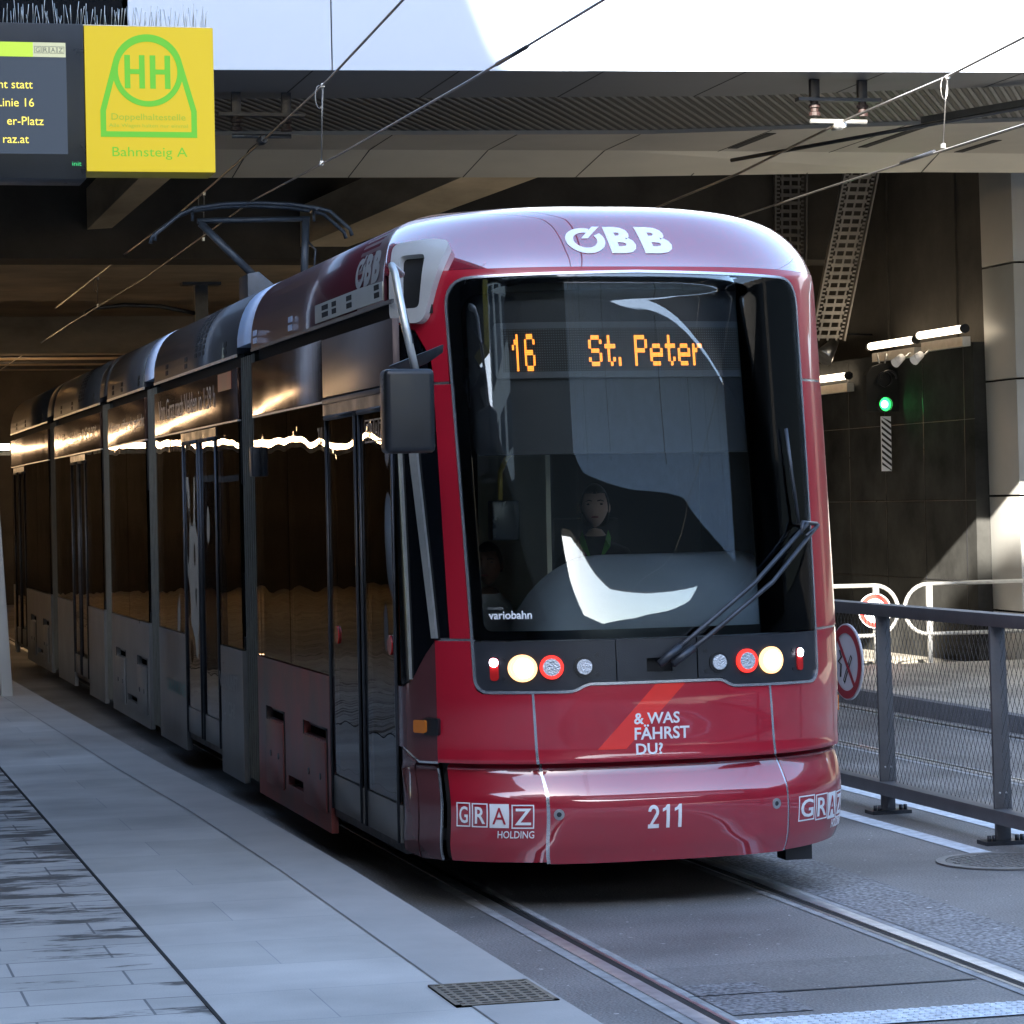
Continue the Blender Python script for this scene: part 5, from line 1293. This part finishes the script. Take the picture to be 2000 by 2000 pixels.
# ================================================================== UNSEEN BLOCKERS AND BACKDROPS ADDED FOR SHADE AND REFLECTIONS
M_hall = P('dark_backdrop_cladding', (.012,.012,.013), .6, 0, .2, 1)  # near-black colour for added objects that darken reflections
SH = thing('hall_backdrop', (10,-15,0), 'unseen station wall behind the viewer, added and cut for the windshield reflection', 'building')
cres = [(.4,8.5),(2.6,8.45),(4.8,8.1),(7.2,7.35),(9.5,6.75),(13,6.55),(17,6.9),(15.5,6.1),(12,5.2),(8.0,4.9),(4.6,5.4),(2.0,7.0)]  # opening cut to put a bright crescent into the windshield reflection
m = MB(); m.prism([(x,-15,z) for x, z in [(-14,0),(60,0),(60,13.4),(28,13.4),(28,8.2),(26,8.3),(6,9.6),(4.2,10.2),(4.2,13.4),(-14,13.4)]], (0,-.6,0), [[(x,-15,z) for x, z in cres]]); m.out('dark_lower_wall', M_hall, SH)
m = MB(); m.prism([(x,-15,z) for x, z in [(4.2,10.2),(6,9.6),(26,8.3),(28,8.2),(28,13.1),(4.2,13.1)]], (0,-.6,0)); pw = m.out('pale_panels', P('shaded_hall_panels', (.40,.47,.62), .45), SH)
m = MB(); m.box(-14,60,-15.6,-8.5,13.4,13.8); m.out('backdrop_canopy', M_hall, SH)  # dark slab added to blacken the top of the windshield reflection
t = thing('added_side_block', (34,14,0), 'added dark block right of the tracks, unseen, darkening the tram edge reflection', 'building')
m = MB(); m.box(33,37,5,31,0,13); m.out('body', M_hall, t); m = MB(); m.box(32.9,33,6,29,4,11); m.out('block_band', M_frit, t)  # block added so the tram's right edge mirrors something dark
t = thing('added_side_block', (41,-5,0), 'added dark block right behind the viewer, darkening the windshield reflection', 'building')
m = MB(); m.box(40,44,-15,4,0,15); m.out('body', M_hall, t); m = MB(); m.box(39.9,40,-13,2,4,13); m.out('block_band', M_frit, t)  # second added block, keeps open sky out of the windshield reflection
t = thing('platform_shade_roof', (-8,5,0), 'added dark roof and wall left of the picture, shading the platform', 'canopy')
m = MB(); m.box(-12,-4.5,-15,9,5.2,5.5); m.box(-12,.4,9,22,5.2,5.5); m.prism([(.4,12.0,5.2),(2.0,12.0,5.2),(2.0,17.6,5.2),(.4,17.6,5.2)], (0,0,.3)); m.out('roof_slab', M_concd, t); m = MB(); m.box(-12.3,-12,-15,22,0,5.5); m.out('rear_wall', M_hall, t)  # unseen slabs added to darken the platform and the tram's left reflections
m = MB()
for x in (7,10.5,14,17.5,21,25,29,34,40): m.box(x,x+.05,-14.995,-14.97,10.0,13.05)
m.out('panel_joints', M_blackm, SH)
TW = thing('sun_blocker', (-18,-30,0), 'added sun blocker behind the viewer, top cut to shape the shade at the stop', 'building')
# stepped outline cut so its shadow edges fall on fascia and wall
TY = -28
def tp(xp, zp): return (xp-.35*18, zp+.47*18)
shade_outline = [(-30,-27),(-30,24),(-6.9,24),(-6.05,21.8),(-5.5,21.15),(-5.35,19.1),(-1.5,19.1),(-1.35,20.4),(-.5,20.45),(-.4,19.1),(9,19.1),(9,6),(-2,6),(-2,-27)]
m = MB(); pts = [tp(*p) for p in shade_outline]; pts = [(x, max(z, 0)) for x, z in pts]
m.prism([(x, TY, z) for x, z in pts], (0,-1.2,0)); m.out('blocker_body', P('blocker_concrete', (.35,.35,.34), .7), TW)
m = MB(); a_ = tp(-5.33,22.4); b_ = tp(-4.75,20.6)
m.tube([(a_[0],TY-.5,a_[1]),(b_[0],TY-.5,b_[1]),(tp(-4.5,19.1)[0],TY-.5,tp(-4.5,19.1)[1])], .10, 8); m.tube([(a_[0],TY-.5,a_[1]),(tp(-7.2,23.9)[0],TY-.5,tp(-7.2,23.9)[1])], .10, 8); m.out('shadow_mast', M_steel, TW)  # mast added to cast the diagonal shadow streak on the fascia
m = MB()
for r_ in range(8):
    for c_ in range(7): m.box(-35+c_*5,-35+c_*5+3.4,TY,TY+.06,2+r_*3.3,2+r_*3.3+1.9)
m.out('blocker_windows', M_frit, TW)
# ================================================================== LIGHT, WORLD, CAMERA
sdir = Vector((-.35,-1,.47)).normalized()
el = asin(sdir.z); az = atan2(sdir.x, sdir.y)
w = bpy.data.worlds.new('World'); SC.world = w; w.use_nodes = True; nt_ = w.node_tree
sk = nt_.nodes.new('ShaderNodeTexSky'); sk.sky_type = 'NISHITA'; sk.sun_disc = False; sk.sun_elevation = el; sk.sun_rotation = az
sk.altitude = 300; sk.air_density = 1.0; sk.dust_density = 1.1; sk.ozone_density = 1.1
nt_.links.new(sk.outputs[0], nt_.nodes['Background'].inputs[0]); nt_.nodes['Background'].inputs[1].default_value = .12
sl = bpy.data.lights.new('sun', 'SUN'); sl.energy = 5; sl.angle = radians(.35); sl.color = (1,.93,.82)
so = bpy.data.objects.new('sun', sl); COL.objects.link(so); so.rotation_euler = sdir.to_track_quat('Z', 'Y').to_euler(); so.location = (0,0,30)
cd = bpy.data.cameras.new('camera'); co = bpy.data.objects.new('camera', cd); COL.objects.link(co); SC.camera = co
cd.sensor_fit = 'HORIZONTAL'; cd.sensor_width = 36; cd.lens = 36*5600/2000; cd.clip_start = .1; cd.clip_end = 2000
cd.shift_y = -21/2000
th = atan(1430/5600); ro = radians(1.15); c, s = cos(th), sin(th); cr, sr = cos(ro), sin(ro)
Fw = Vector((s, c, 0)); Rt = Vector((c*cr, -s*cr, -sr)); Up = Vector((c*sr, -s*sr, cr))
mt = Matrix(((Rt.x, Up.x, -Fw.x, 0), (Rt.y, Up.y, -Fw.y, 0), (Rt.z, Up.z, -Fw.z, 2.0), (0, 0, 0, 1))); co.matrix_world = mt
SC.view_settings.view_transform = 'Standard'; SC.view_settings.look = 'None'; SC.view_settings.gamma = 1; SC.view_settings.exposure = 2.92
SC.render.engine = 'CYCLES'; SC.cycles.max_bounces = 8; SC.cycles.transparent_max_bounces = 16; SC.cycles.use_denoising = True
SC.cycles.sample_clamp_indirect = 8
